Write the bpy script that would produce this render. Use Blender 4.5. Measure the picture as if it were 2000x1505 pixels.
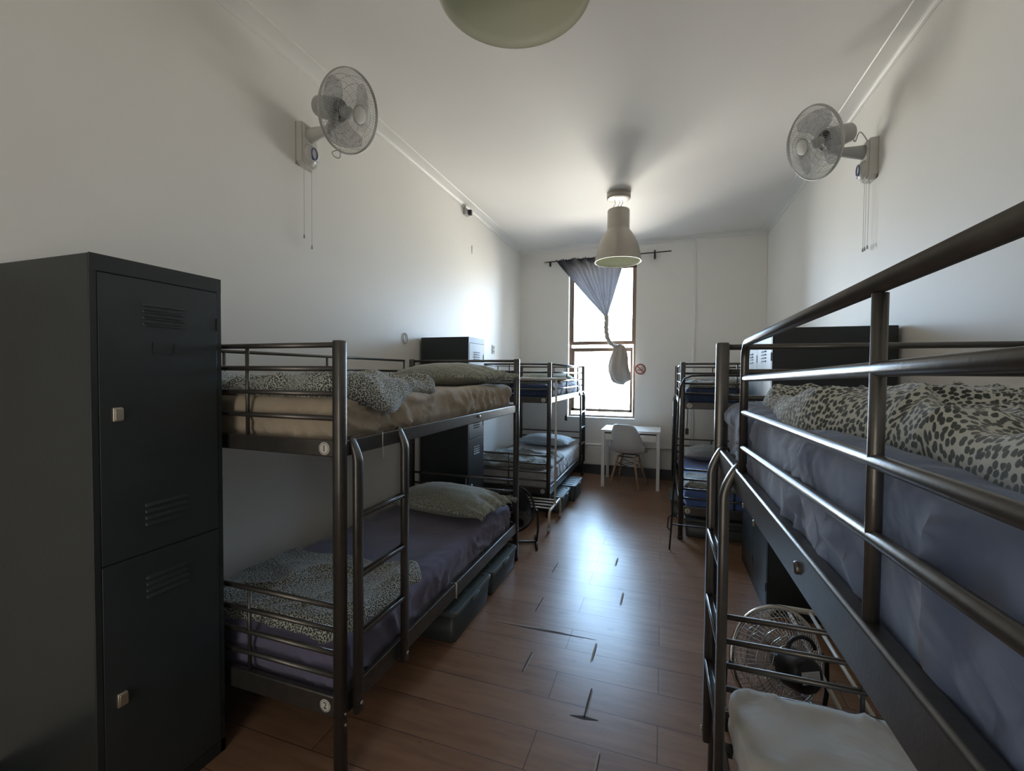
import bpy, bmesh, math, random
from math import sin, cos, pi, radians, sqrt, atan2
from mathutils import Vector, Matrix, noise

random.seed(7)
scene = bpy.context.scene
for o in list(bpy.data.objects):
    bpy.data.objects.remove(o, do_unlink=True)
COL = scene.collection

# ------------------------------------------------------------------ room
XL, XR, YB, YF, ZC = -2.14, 1.26, 6.62, -1.15, 3.37
WX0, WX1, WZ0, WZ1 = -1.37, -0.39, 0.83, 3.07        # window opening

# ------------------------------------------------------------------ camera
cam_d = bpy.data.cameras.new('camera')
cam = bpy.data.objects.new('camera', cam_d)
COL.objects.link(cam)
yaw, pit, rol = radians(18.87), radians(-1.59), radians(0.45)
fw = Vector((-sin(yaw) * cos(pit), cos(yaw) * cos(pit), sin(pit)))
rt = Vector((cos(yaw), sin(yaw), 0))
up = rt.cross(fw)
rt2 = rt * cos(rol) + up * sin(rol)
up2 = -rt * sin(rol) + up * cos(rol)
M = Matrix((rt2, up2, -fw)).transposed().to_4x4()
M.translation = Vector((0, 0, 1.479))
cam.matrix_world = M
cam_d.sensor_width = 36.0
cam_d.lens = 865.7 / 2000 * 36
cam_d.clip_start = 0.02
cam_d.clip_end = 200
scene.camera = cam

# ------------------------------------------------------------------ sky, light, exposure
world = bpy.data.worlds.new('daylight')
scene.world = world
world.use_nodes = True
nt = world.node_tree
nt.nodes.clear()
wo = nt.nodes.new('ShaderNodeOutputWorld')
bg = nt.nodes.new('ShaderNodeBackground')
tc = nt.nodes.new('ShaderNodeTexCoord')
sx = nt.nodes.new('ShaderNodeSeparateXYZ')
rp = nt.nodes.new('ShaderNodeValToRGB')
mr = nt.nodes.new('ShaderNodeMapRange')
mr.inputs['From Min'].default_value = -1
mr.inputs['From Max'].default_value = 1
rp.color_ramp.elements[0].position = 0.40
rp.color_ramp.elements[0].color = (0.95, 0.90, 0.80, 1)
rp.color_ramp.elements[1].position = 0.60
rp.color_ramp.elements[1].color = (0.43, 0.68, 1.0, 1)
nt.links.new(tc.outputs['Generated'], sx.inputs[0])
nt.links.new(sx.outputs['Z'], mr.inputs['Value'])
nt.links.new(mr.outputs[0], rp.inputs[0])
nt.links.new(rp.outputs[0], bg.inputs['Color'])
bg.inputs['Strength'].default_value = 17.5
nt.links.new(bg.outputs[0], wo.inputs['Surface'])

pd = bpy.data.lights.new('window_portal', 'AREA')
pd.shape = 'RECTANGLE'
pd.size, pd.size_y = WX1 - WX0, WZ1 - WZ0
pd.cycles.is_portal = True
po = bpy.data.objects.new('window_portal', pd)
COL.objects.link(po)
po.location = ((WX0 + WX1) / 2, YB + 0.26, (WZ0 + WZ1) / 2)
po.rotation_euler = (radians(-90), 0, 0)

hd = bpy.data.lights.new('rear_fill_light', 'AREA')     # added fill lamp behind the camera, brightens the near end of the room
hd.shape = 'RECTANGLE'
hd.size, hd.size_y = 0.86, 2.0
hd.energy = 6.0
hd.color = (1.0, 0.92, 0.80)
ho = bpy.data.objects.new('rear_fill_light', hd)
COL.objects.link(ho)
ho.location = (-0.9, YF - 0.10, 1.05)
ho.rotation_euler = (radians(90), 0, 0)

scene.view_settings.view_transform = 'Standard'
scene.view_settings.look = 'None'
scene.view_settings.gamma = 1
scene.view_settings.use_curve_mapping = False
scene.view_settings.exposure = 1.2
scene.cycles.max_bounces = 14
scene.cycles.diffuse_bounces = 8
scene.cycles.glossy_bounces = 5
scene.cycles.transparent_max_bounces = 12

# ------------------------------------------------------------------ materials
def new_mat(name):
    m = bpy.data.materials.new(name)
    m.use_nodes = True
    t = m.node_tree
    return m, t, t.nodes['Principled BSDF']

def simple(name, col, rough=0.6, metal=0.0, spec=0.5, noise_amt=0.0, nscale=20, bump=0.0, bscale=80, coat=0.0):
    m, t, b = new_mat(name)
    b.inputs['Base Color'].default_value = (*col, 1)
    b.inputs['Roughness'].default_value = rough
    b.inputs['Metallic'].default_value = metal
    b.inputs['Specular IOR Level'].default_value = spec
    if coat:
        b.inputs['Coat Weight'].default_value = coat
        b.inputs['Coat Roughness'].default_value = 0.12
    if noise_amt or bump:
        co = t.nodes.new('ShaderNodeTexCoord')
    if noise_amt:
        n = t.nodes.new('ShaderNodeTexNoise')
        n.inputs['Scale'].default_value = nscale
        n.inputs['Detail'].default_value = 5
        r = t.nodes.new('ShaderNodeValToRGB')
        r.color_ramp.elements[0].position = 0.3
        r.color_ramp.elements[1].position = 0.7
        r.color_ramp.elements[0].color = (*[c * (1 - noise_amt) for c in col], 1)
        r.color_ramp.elements[1].color = (*[min(1, c * (1 + noise_amt)) for c in col], 1)
        t.links.new(co.outputs['Object'], n.inputs['Vector'])
        t.links.new(n.outputs['Fac'], r.inputs[0])
        t.links.new(r.outputs[0], b.inputs['Base Color'])
    if bump:
        n2 = t.nodes.new('ShaderNodeTexNoise')
        n2.inputs['Scale'].default_value = bscale
        n2.inputs['Detail'].default_value = 4
        bp = t.nodes.new('ShaderNodeBump')
        bp.inputs['Strength'].default_value = bump
        bp.inputs['Distance'].default_value = 0.01
        t.links.new(co.outputs['Object'], n2.inputs['Vector'])
        t.links.new(n2.outputs['Fac'], bp.inputs['Height'])
        t.links.new(bp.outputs[0], b.inputs['Normal'])
    return m

M_WALL = simple('wall_paint', (0.86, 0.84, 0.795), 0.5, noise_amt=0.015, nscale=1.3, bump=0.12, bscale=6)
M_CEIL = simple('ceiling_paint', (0.84, 0.82, 0.80), 0.62, spec=0.3, noise_amt=0.015, nscale=1.0, bump=0.10, bscale=4)
M_TRIMW = simple('white_trim_paint', (0.80, 0.79, 0.77), 0.4)
M_BASE = simple('dark_grey_skirting_paint', (0.045, 0.05, 0.058), 0.4)
M_BED = simple('graphite_metal', (0.115, 0.108, 0.100), 0.33, metal=0.75, noise_amt=0.10, nscale=30, bump=0.03, bscale=200)
M_LOCK = simple('locker_enamel', (0.020, 0.026, 0.027), 0.38, noise_amt=0.10, nscale=5, bump=0.04, bscale=60)
M_LOCKD = simple('locker_door_enamel', (0.029, 0.037, 0.041), 0.34, noise_amt=0.08, nscale=5, bump=0.05, bscale=12)
M_GAP = simple('black_gap', (0.008, 0.008, 0.008), 0.8)
M_CHROME = simple('worn_chrome', (0.55, 0.50, 0.42), 0.35, metal=0.9)
M_PLW = simple('white_plastic', (0.62, 0.61, 0.57), 0.4)
M_PLG = simple('grey_plastic', (0.40, 0.40, 0.39), 0.45)
M_WIRE = simple('cage_wire_white', (0.46, 0.46, 0.44), 0.4, metal=0.3)
M_WIREC = simple('cage_wire_chrome', (0.65, 0.62, 0.58), 0.2, metal=1.0)
M_WIREB = simple('cage_wire_black', (0.03, 0.03, 0.032), 0.3, metal=0.4)
M_BLK = simple('black_plastic', (0.014, 0.014, 0.016), 0.38)
M_BLKMETAL = simple('black_tube_metal', (0.02, 0.018, 0.017), 0.35, metal=0.3)
M_WHITE = simple('white_lacquer', (0.80, 0.80, 0.78), 0.3)
M_RACK = simple('cream_tube_metal', (0.62, 0.59, 0.52), 0.35)
M_SHELL = simple('white_moulded_shell', (0.66, 0.66, 0.65), 0.38)
M_WOOD = simple('beech_wood', (0.42, 0.26, 0.15), 0.5, noise_amt=0.2, nscale=25)
M_LAMP = simple('lamp_enamel', (0.40, 0.365, 0.315), 0.38, metal=0.25, noise_amt=0.04, nscale=8)
M_LAMPIN = simple('lamp_inside_enamel', (0.66, 0.68, 0.54), 0.45)
M_BULB = simple('bulb_glass', (0.8, 0.8, 0.76), 0.15)
M_STICK = simple('white_sticker', (0.62, 0.60, 0.56), 0.5)
M_INK = simple('black_ink', (0.02, 0.02, 0.02), 0.6)
M_BLUE = simple('blue_print', (0.03, 0.07, 0.28), 0.4)
M_BIN = simple('grey_green_plastic', (0.046, 0.055, 0.054), 0.42, noise_amt=0.08, nscale=10)
M_BINLID = simple('grey_green_lid_plastic', (0.085, 0.105, 0.105), 0.33)
M_RED = simple('sign_red', (0.36, 0.05, 0.035), 0.5)
M_FRAME = simple('bronze_window_frame', (0.17, 0.115, 0.08), 0.4, metal=0.1)
M_STRAP = simple('clear_zip_tie', (0.62, 0.60, 0.56), 0.4)
M_CURT = None

def glassy(name, col, trans=0.5, rough=0.2):
    m, t, b = new_mat(name)
    b.inputs['Base Color'].default_value = (*col, 1)
    b.inputs['Roughness'].default_value = rough
    tr = t.nodes.new('ShaderNodeBsdfTransparent')
    mx = t.nodes.new('ShaderNodeMixShader')
    mx.inputs[0].default_value = 1 - trans
    out = t.nodes['Material Output']
    t.links.new(tr.outputs[0], mx.inputs[1])
    t.links.new(b.outputs[0], mx.inputs[2])
    t.links.new(mx.outputs[0], out.inputs['Surface'])
    return m
M_BLADE = glassy('translucent_blade', (0.42, 0.42, 0.46), 0.55, 0.12)

def pane_mat():
    m = bpy.data.materials.new('window_glass'); m.use_nodes = True
    t = m.node_tree; t.nodes.clear()
    out = t.nodes.new('ShaderNodeOutputMaterial')
    tr = t.nodes.new('ShaderNodeBsdfTransparent'); tr.inputs[0].default_value = (0.97, 0.98, 0.98, 1)
    gl = t.nodes.new('ShaderNodeBsdfGlossy'); gl.inputs['Roughness'].default_value = 0.02
    fr = t.nodes.new('ShaderNodeFresnel'); fr.inputs['IOR'].default_value = 1.4
    mx = t.nodes.new('ShaderNodeMixShader')
    t.links.new(fr.outputs[0], mx.inputs[0]); t.links.new(tr.outputs[0], mx.inputs[1]); t.links.new(gl.outputs[0], mx.inputs[2])
    t.links.new(mx.outputs[0], out.inputs['Surface'])
    return m
M_GLASS = pane_mat()

def cloth(name, col, rough=0.85, sheen=0.3, wscale=14, wstr=0.25, var=0.06):
    m, t, b = new_mat(name)
    b.inputs['Roughness'].default_value = rough
    b.inputs['Specular IOR Level'].default_value = 0.2
    b.inputs['Sheen Weight'].default_value = sheen
    co = t.nodes.new('ShaderNodeTexCoord')
    n = t.nodes.new('ShaderNodeTexNoise'); n.inputs['Scale'].default_value = 5; n.inputs['Detail'].default_value = 6
    r = t.nodes.new('ShaderNodeValToRGB')
    r.color_ramp.elements[0].position = 0.3; r.color_ramp.elements[1].position = 0.7
    r.color_ramp.elements[0].color = (*[c * (1 - var) for c in col], 1)
    r.color_ramp.elements[1].color = (*[c * (1 + var) for c in col], 1)
    t.links.new(co.outputs['Object'], n.inputs['Vector']); t.links.new(n.outputs['Fac'], r.inputs[0])
    t.links.new(r.outputs[0], b.inputs['Base Color'])
    n2 = t.nodes.new('ShaderNodeTexNoise'); n2.inputs['Scale'].default_value = wscale
    n2.inputs['Detail'].default_value = 3; n2.inputs['Distortion'].default_value = 0.7
    bp = t.nodes.new('ShaderNodeBump'); bp.inputs['Strength'].default_value = wstr; bp.inputs['Distance'].default_value = 0.02
    t.links.new(co.outputs['Object'], n2.inputs['Vector']); t.links.new(n2.outputs['Fac'], bp.inputs['Height'])
    t.links.new(bp.outputs[0], b.inputs['Normal'])
    return m

def spots(name, base=(0.52, 0.53, 0.475), ink=(0.045, 0.055, 0.050), cell=0.0100, thr=0.37, wstr=0.2):
    """off-white cloth printed with irregular dark pebble spots, mapped along the cloth itself"""
    m, t, b = new_mat(name)
    b.inputs['Roughness'].default_value = 0.85
    b.inputs['Specular IOR Level'].default_value = 0.2
    b.inputs['Sheen Weight'].default_value = 0.3
    uv = t.nodes.new('ShaderNodeUVMap'); uv.uv_map = 'UVMap'
    mp = t.nodes.new('ShaderNodeMapping')
    mp.inputs['Scale'].default_value = (1 / cell, 1 / cell, 1)
    nz = t.nodes.new('ShaderNodeTexNoise'); nz.inputs['Scale'].default_value = 1.1
    add = t.nodes.new('ShaderNodeVectorMath'); add.operation = 'MULTIPLY_ADD'
    add.inputs[1].default_value = (0.35, 0.35, 0)
    vo = t.nodes.new('ShaderNodeTexVoronoi'); vo.voronoi_dimensions = '2D'; vo.feature = 'F1'; vo.inputs['Randomness'].default_value = 0.75
    vo.inputs['Scale'].default_value = 1.0
    r = t.nodes.new('ShaderNodeValToRGB')
    r.color_ramp.elements[0].position = thr; r.color_ramp.elements[0].color = (*ink, 1)
    r.color_ramp.elements[1].position = thr + 0.09; r.color_ramp.elements[1].color = (*base, 1)
    t.links.new(uv.outputs[0], mp.inputs['Vector'])
    t.links.new(mp.outputs[0], nz.inputs['Vector'])
    t.links.new(nz.outputs['Color'], add.inputs[0]); t.links.new(mp.outputs[0], add.inputs[2])
    t.links.new(add.outputs[0], vo.inputs['Vector'])
    t.links.new(vo.outputs['Distance'], r.inputs[0])
    t.links.new(r.outputs[0], b.inputs['Base Color'])
    co = t.nodes.new('ShaderNodeTexCoord')
    n2 = t.nodes.new('ShaderNodeTexNoise'); n2.inputs['Scale'].default_value = 16
    n2.inputs['Detail'].default_value = 3; n2.inputs['Distortion'].default_value = 0.8
    bp = t.nodes.new('ShaderNodeBump'); bp.inputs['Strength'].default_value = wstr; bp.inputs['Distance'].default_value = 0.02
    t.links.new(co.outputs['Object'], n2.inputs['Vector']); t.links.new(n2.outputs['Fac'], bp.inputs['Height'])
    t.links.new(bp.outputs[0], b.inputs['Normal'])
    return m

M_SPOT = spots('pebble_print_cloth')
M_SPOTB = spots('pebble_print_cloth_dense', base=(0.50, 0.51, 0.46), cell=0.0088, thr=0.36)
M_SPOTF = spots('fine_pebble_print_cloth', base=(0.43, 0.44, 0.375), ink=(0.15, 0.17, 0.14), cell=0.0062, thr=0.36, wstr=0.12)
M_BEIGE = cloth('beige_sheet_cloth', (0.39, 0.325, 0.245), wscale=9, wstr=0.35)
M_PURPLE = cloth('mauve_sheet_cloth', (0.135, 0.125, 0.200), wscale=7, wstr=0.25)
M_NAVY = cloth('navy_sheet_cloth', (0.040, 0.060, 0.125), wscale=10, wstr=0.25)
M_SLATE = cloth('slate_blue_sheet_cloth', (0.072, 0.102, 0.185), wscale=6, wstr=0.5, var=0.12)
M_PALE = cloth('pale_sheet_cloth', (0.52, 0.50, 0.50), wscale=8, wstr=0.25)
M_CREAM = cloth('cream_sheet_cloth', (0.58, 0.555, 0.51), wscale=5, wstr=0.6)
M_BLUEC = cloth('bright_blue_sheet_cloth', (0.10, 0.17, 0.42), wscale=8, wstr=0.25)
M_CURT = cloth('grey_curtain_cloth', (0.145, 0.148, 0.162), wscale=30, wstr=0.1)
_t = M_CURT.node_tree
_tl = _t.nodes.new('ShaderNodeBsdfTranslucent'); _tl.inputs[0].default_value = (0.20, 0.19, 0.20, 1)
_ax = _t.nodes.new('ShaderNodeMixShader'); _ax.inputs[0].default_value = 0.08
_t.links.new(_t.nodes['Principled BSDF'].outputs[0], _ax.inputs[1]); _t.links.new(_tl.outputs[0], _ax.inputs[2])
_t.links.new(_ax.outputs[0], _t.nodes['Material Output'].inputs['Surface'])

M_CURT_BACKLIT = cloth('beige_backlit_curtain_cloth', (0.46, 0.41, 0.36), wscale=20, wstr=0.15)  # same curtain lower down: glow of the window behind painted as paler beige

def floor_mat():
    m, t, b = new_mat('brown_laminate')
    co = t.nodes.new('ShaderNodeTexCoord')
    br = t.nodes.new('ShaderNodeTexBrick')
    br.inputs['Scale'].default_value = 1.0
    br.inputs['Brick Width'].default_value = 1.28
    br.inputs['Row Height'].default_value = 0.193
    br.inputs['Mortar Size'].default_value = 0.0022
    br.inputs['Mortar Smooth'].default_value = 0.3
    br.inputs['Color1'].default_value = (0.235, 0.132, 0.082, 1)
    br.inputs['Color2'].default_value = (0.280, 0.168, 0.108, 1)
    br.inputs['Mortar'].default_value = (0.085, 0.048, 0.034, 1)
    br.offset = 0.37
    t.links.new(co.outputs['Object'], br.inputs['Vector'])
    mp = t.nodes.new('ShaderNodeMapping'); mp.inputs['Scale'].default_value = (3.2, 26, 1)
    n = t.nodes.new('ShaderNodeTexNoise'); n.inputs['Scale'].default_value = 1.0; n.inputs['Detail'].default_value = 8
    n.inputs['Roughness'].default_value = 0.6; n.inputs['Distortion'].default_value = 0.4
    t.links.new(co.outputs['Object'], mp.inputs['Vector']); t.links.new(mp.outputs[0], n.inputs['Vector'])
    r = t.nodes.new('ShaderNodeValToRGB')
    r.color_ramp.elements[0].position = 0.28; r.color_ramp.elements[0].color = (0.70, 0.66, 0.62, 1)
    r.color_ramp.elements[1].position = 0.72; r.color_ramp.elements[1].color = (1.12, 1.10, 1.08, 1)
    t.links.new(n.outputs['Fac'], r.inputs[0])
    mx = t.nodes.new('ShaderNodeMix'); mx.data_type = 'RGBA'; mx.blend_type = 'MULTIPLY'; mx.inputs['Factor'].default_value = 0.85
    t.links.new(br.outputs['Color'], mx.inputs['A']); t.links.new(r.outputs[0], mx.inputs['B'])
    # knots
    mp2 = t.nodes.new('ShaderNodeMapping'); mp2.inputs['Scale'].default_value = (5.0, 16.0, 1)
    n3 = t.nodes.new('ShaderNodeTexNoise'); n3.inputs['Scale'].default_value = 1.3; n3.inputs['Detail'].default_value = 3
    t.links.new(co.outputs['Object'], mp2.inputs['Vector']); t.links.new(mp2.outputs[0], n3.inputs['Vector'])
    r3 = t.nodes.new('ShaderNodeValToRGB')
    r3.color_ramp.elements[0].position = 0.22; r3.color_ramp.elements[0].color = (0.50, 0.45, 0.42, 1)
    r3.color_ramp.elements[1].position = 0.34; r3.color_ramp.elements[1].color = (1, 1, 1, 1)
    t.links.new(n3.outputs['Fac'], r3.inputs[0])
    mx2 = t.nodes.new('ShaderNodeMix'); mx2.data_type = 'RGBA'; mx2.blend_type = 'MULTIPLY'; mx2.inputs['Factor'].default_value = 1
    t.links.new(mx.outputs['Result'], mx2.inputs['A']); t.links.new(r3.outputs[0], mx2.inputs['B'])
    t.links.new(mx2.outputs['Result'], b.inputs['Base Color'])
    b.inputs['Roughness'].default_value = 0.24
    b.inputs['Specular IOR Level'].default_value = 0.32
    n4 = t.nodes.new('ShaderNodeTexNoise'); n4.inputs['Scale'].default_value = 2.2; n4.inputs['Detail'].default_value = 4
    mr4 = t.nodes.new('ShaderNodeMapRange'); mr4.inputs['To Min'].default_value = 0.25; mr4.inputs['To Max'].default_value = 0.36
    t.links.new(co.outputs['Object'], n4.inputs['Vector']); t.links.new(n4.outputs['Fac'], mr4.inputs['Value'])
    t.links.new(mr4.outputs[0], b.inputs['Roughness'])
    bp = t.nodes.new('ShaderNodeBump'); bp.inputs['Strength'].default_value = 0.4; bp.inputs['Distance'].default_value = 0.002
    inv = t.nodes.new('ShaderNodeMath'); inv.operation = 'SUBTRACT'; inv.inputs[0].default_value = 1
    t.links.new(br.outputs['Fac'], inv.inputs[1]); t.links.new(inv.outputs[0], bp.inputs['Height'])
    t.links.new(bp.outputs[0], b.inputs['Normal'])
    return m
M_FLOOR = floor_mat()
M_CHIPD = simple('exposed_dark_edge', (0.035, 0.024, 0.018), 0.8)
M_CHIPL = simple('exposed_pale_core', (0.38, 0.30, 0.23), 0.8)

# ------------------------------------------------------------------ mesh helpers
class MB:
    def __init__(self):
        self.bm = bmesh.new()
    def box(self, x0, x1, y0, y1, z0, z1, bev=0.0, mi=0):
        r = bmesh.ops.create_cube(self.bm, size=1)
        vs = r['verts']
        for v in vs:
            v.co = Vector((x0 + (v.co.x + .5) * (x1 - x0), y0 + (v.co.y + .5) * (y1 - y0), z0 + (v.co.z + .5) * (z1 - z0)))
        fs = set(f for v in vs for f in v.link_faces)
        for f in fs: f.material_index = mi
        if bev:
            es = list(set(e for v in vs for e in v.link_edges))
            rr = bmesh.ops.bevel(self.bm, geom=es, offset=bev, segments=2, profile=0.5, affect='EDGES')
            for f in rr['faces']:
                f.material_index = mi
                f.smooth = True
        return self
    def tube(self, pts, rad, n=10, cap=True, mi=0, sx=1.0, closed=False, ref=None, pw=2.0):
        """sweep along pts; rad scalar or list; profile may be a flattened superellipse (sx, pw)"""
        pts = [Vector(p) for p in pts]
        k = len(pts)
        rads = rad if isinstance(rad, (list, tuple)) else [rad] * k
        up0 = Vector(ref) if ref else None
        rings = []
        prev = None
        for i, p in enumerate(pts):
            if closed:
                d = (pts[(i + 1) % k] - pts[(i - 1) % k])
            else:
                d = (pts[min(i + 1, k - 1)] - pts[max(i - 1, 0)])
            d.normalize()
            if up0 is not None:
                a = up0 - d * up0.dot(d)
            elif prev is None:
                h = Vector((0, 0, 1)) if abs(d.z) < 0.9 else Vector((1, 0, 0))
                a = h - d * h.dot(d)
            else:
                a = prev - d * prev.dot(d)
            if a.length < 1e-6:
                a = d.orthogonal()
            a.normalize(); prev = a
            b = d.cross(a)
            ring = []
            for j in range(n):
                th = 2 * pi * j / n
                c, s = cos(th), sin(th)
                e = 2.0 / pw
                cc = math.copysign(abs(c) ** e, c); ss = math.copysign(abs(s) ** e, s)
                ring.append(self.bm.verts.new(p + a * cc * rads[i] * sx + b * ss * rads[i]))
            rings.append(ring)
        m = k if closed else k - 1
        for i in range(m):
            A, B = rings[i], rings[(i + 1) % k]
            for j in range(n):
                f = self.bm.faces.new((A[j], A[(j + 1) % n], B[(j + 1) % n], B[j]))
                f.smooth = True; f.material_index = mi
        if cap and not closed:
            for rg, flip in ((rings[0], True), (rings[-1], False)):
                f = self.bm.faces.new(rg[::-1] if flip else rg); f.material_index = mi
        return self
    def lathe(self, prof, n=40, c=(0, 0, 0), mat=None, mi=0, cap0=False, cap1=False):
        """prof: (r, z) list, revolved round z, optionally transformed by mat"""
        c = Vector(c)
        rings = []
        for r, z in prof:
            ring = []
            for j in range(n):
                th = 2 * pi * j / n
                p = Vector((r * cos(th), r * sin(th), z))
                if mat: p = mat @ p
                ring.append(self.bm.verts.new(p + c))
            rings.append(ring)
        for i in range(len(rings) - 1):
            for j in range(n):
                f = self.bm.faces.new((rings[i][j], rings[i][(j + 1) % n], rings[i + 1][(j + 1) % n], rings[i + 1][j]))
                f.smooth = True; f.material_index = mi
        if cap0:
            f = self.bm.faces.new(rings[0][::-1]); f.material_index = mi
        if cap1:
            f = self.bm.faces.new(rings[-1]); f.material_index = mi
        return self
    def poly(self, pts, mi=0):
        f = self.bm.faces.new([self.bm.verts.new(Vector(p)) for p in pts]); f.material_index = mi
        return f
    def prism(self, pts, d, mi=0):
        """extrude polygon pts by vector d"""
        d = Vector(d)
        a = [self.bm.verts.new(Vector(p)) for p in pts]
        b = [self.bm.verts.new(Vector(p) + d) for p in pts]
        n = len(pts)
        fs = [self.bm.faces.new(a[::-1]), self.bm.faces.new(b)]
        for i in range(n):
            fs.append(self.bm.faces.new((a[i], a[(i + 1) % n], b[(i + 1) % n], b[i])))
        for f in fs: f.material_index = mi
        return self
    def xf(self, mat):
        bmesh.ops.transform(self.bm, matrix=mat, verts=self.bm.verts)
        return self
    def build(self, name, mats, parent=None, fix=True, **props):
        if fix: bmesh.ops.recalc_face_normals(self.bm, faces=self.bm.faces)
        me = bpy.data.meshes.new(name)
        self.bm.to_mesh(me); self.bm.free()
        for m in (mats if isinstance(mats, (list, tuple)) else [mats]): me.materials.append(m)
        o = bpy.data.objects.new(name, me)
        COL.objects.link(o)
        if parent: o.parent = parent
        for k, v in props.items(): o[k] = v
        return o

def thing(name, label, cat, loc=(0, 0, 0), rz=0.0, group=None):
    o = bpy.data.objects.new(name, None)
    o.empty_display_size = 0.1
    COL.objects.link(o)
    o.location = loc; o.rotation_euler = (0, 0, rz)
    o['label'] = label; o['category'] = cat
    if group: o['group'] = group
    return o

def tag(o, label, cat, group=None):
    o['label'] = label; o['category'] = cat
    if group: o['group'] = group
    return o

def struct(o):
    o['kind'] = 'structure'
    return o

def tube_obj(name, pts, r, mat, parent, **k):
    return MB().tube(pts, r, **k).build(name, mat, parent)

def text_mesh(name, body, size, mat, parent, mw):
    cu = bpy.data.curves.new('lettering', 'FONT')
    cu.body = body; cu.size = size; cu.align_x = 'CENTER'; cu.align_y = 'CENTER'; cu.extrude = 0.0004
    ob = bpy.data.objects.new('lettering', cu); COL.objects.link(ob)
    dg = bpy.context.evaluated_depsgraph_get(); dg.update()
    me = bpy.data.meshes.new_from_object(ob.evaluated_get(dg))
    bpy.data.objects.remove(ob, do_unlink=True)
    me.transform(mw); me.materials.clear(); me.materials.append(mat); me.name = name
    o = bpy.data.objects.new(name, me); COL.objects.link(o)
    if parent: o.parent = parent
    return o

def fbm(p, o=3):
    return noise.fractal(Vector(p), 0.9, 2.0, o)

def ridge(p):
    return 1.0 - min(1.0, abs(noise.noise(Vector(p))) * 2.6)

# ------------------------------------------------------------------ the room
mb = MB()
mb.box(XL - .2, XR + .2, YF - .3, YB + .05, -0.12, 0.0)
# lifted and chipped laminate joints: dark and pale slivers lying in the plank joints
def sliver(x0, y0, x1, y1, w0, w1, mi, z=0.0006):
    d = Vector((x1 - x0, y1 - y0, 0)); d.normalize(); n = Vector((-d.y, d.x, 0))
    a, b = Vector((x0, y0, z)), Vector((x1, y1, z)); m_ = (a + b) / 2
    mb.poly([a - n * w0 / 2, m_ - n * w1 / 2, b - n * w0 / 2, b + n * w0 / 2, m_ + n * w1 / 2, a + n * w0 / 2], mi)
CH = [  # joint ends across the plank: (x, y0, y1)
    (-0.30, 1.87, 2.06, 1), (-0.33, 2.25, 2.42, 2), (-0.64, 2.06, 2.23, 1), (-0.73, 2.62, 2.80, 1), (-0.76, 3.18, 3.36, 1),
    (-0.24, 2.87, 3.05, 2), (-0.33, 3.45, 3.62, 2), (-0.22, 1.62, 1.72, 2)]
for x, y0, y1, mi in CH:
    sliver(x, y0, x + 0.004, y1, 0.006, 0.010, mi)
    sliver(x + 0.007, y0 + .01, x + 0.010, y1 - .01, 0.003, 0.005, 3 - mi, 0.0009)
sliver(-0.92, 2.43, -0.33, 2.45, 0.002, 0.016, 1)
sliver(-0.90, 2.445, -0.50, 2.455, 0.002, 0.010, 2, 0.0009)
sliver(-0.36, 1.865, -0.24, 1.875, 0.004, 0.022, 1)
sliver(-0.95, 4.73, -0.72, 4.73, 0.003, 0.008, 2)
floor_o = struct(mb.build('floor', [M_FLOOR, M_CHIPD, M_CHIPL]))

struct(MB().box(XL - .2, XR + .2, YF - .3, YB + .3, ZC, ZC + .12).build('ceiling', M_CEIL))
struct(MB().box(XL - .12, XL, YF, YB + .3, 0, ZC).build('wall_left', M_WALL))
struct(MB().box(XR, XR + .12, YF, YB + .3, 0, ZC).build('wall_right', M_WALL))
# back wall with the window opening and a shallow chimney-breast step on the right
mb = MB()
T = 0.26
mb.box(XL, WX0, YB, YB + T, 0, ZC)
mb.box(WX1, XR, YB, YB + T, 0, ZC)
mb.box(WX0, WX1, YB, YB + T, 0, WZ0)
mb.box(WX0, WX1, YB, YB + T, WZ1, ZC)
mb.box(0.392, XR, YB - 0.035, YB, 0, ZC, bev=0.006)
struct(mb.build('wall_back', M_WALL))
# wall behind the camera; doorway added to let the fill light in, panel behind it
DX0, DX1, DZ = -1.35, -0.45, 2.08
mb = MB()
mb.box(XL, DX0, YF - .12, YF, 0, ZC)
mb.box(DX1, XR, YF - .12, YF, 0, ZC)
mb.box(DX0, DX1, YF - .12, YF, DZ, ZC)
mb.box(XL, XR, YF - .30, YF - .20, 0, ZC)
struct(mb.build('wall_front', M_WALL))

def cornice(name, a, b, nrm):
    """coved cornice between ceiling and wall from a to b (z at wall line), nrm points into the room"""
    a, b, n_ = Vector(a), Vector(b), Vector(nrm)
    W_, H_ = 0.105, 0.05
    prof = [(0, -0.052), (0.006, -0.052), (0.008, -0.044)]
    for i in range(9):
        t = i / 8 * pi / 2
        prof.append((0.008 + (W_ - 0.016) * (1 - cos(t)), -0.044 + 0.036 * sin(t)))
    prof += [(W_ - 0.004, -0.008), (W_, -0.004), (W_, 0), (0, 0)]
    pts = [a + n_ * u + Vector((0, 0, w)) for u, w in prof]
    m_ = MB().prism(pts, b - a)
    return struct(m_.build(name, M_TRIMW))
cornice('trim_1', (XL, YF, ZC), (XL, YB, ZC), (1, 0, 0))
cornice('trim_2', (XR, YF, ZC), (XR, YB, ZC), (-1, 0, 0))
cornice('trim_3', (XL, YB, ZC), (0.392, YB, ZC), (0, -1, 0))
cornice('trim_4', (0.385, YB - 0.035, ZC), (XR, YB - 0.035, ZC), (0, -1, 0))
struct(MB().tube([(XL, YB - .012, 0.425), (0.385, YB - .012, 0.425)], 0.013, n=8).box(0.385, XR, YB - .06, YB - .035, 0.412, 0.438).build('trim_5', M_TRIMW))
struct(MB().box(0.375, 0.402, YB - 0.045, YB, 0.12, ZC - .05, bev=0.004).build('trim_6', M_TRIMW))
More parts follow.
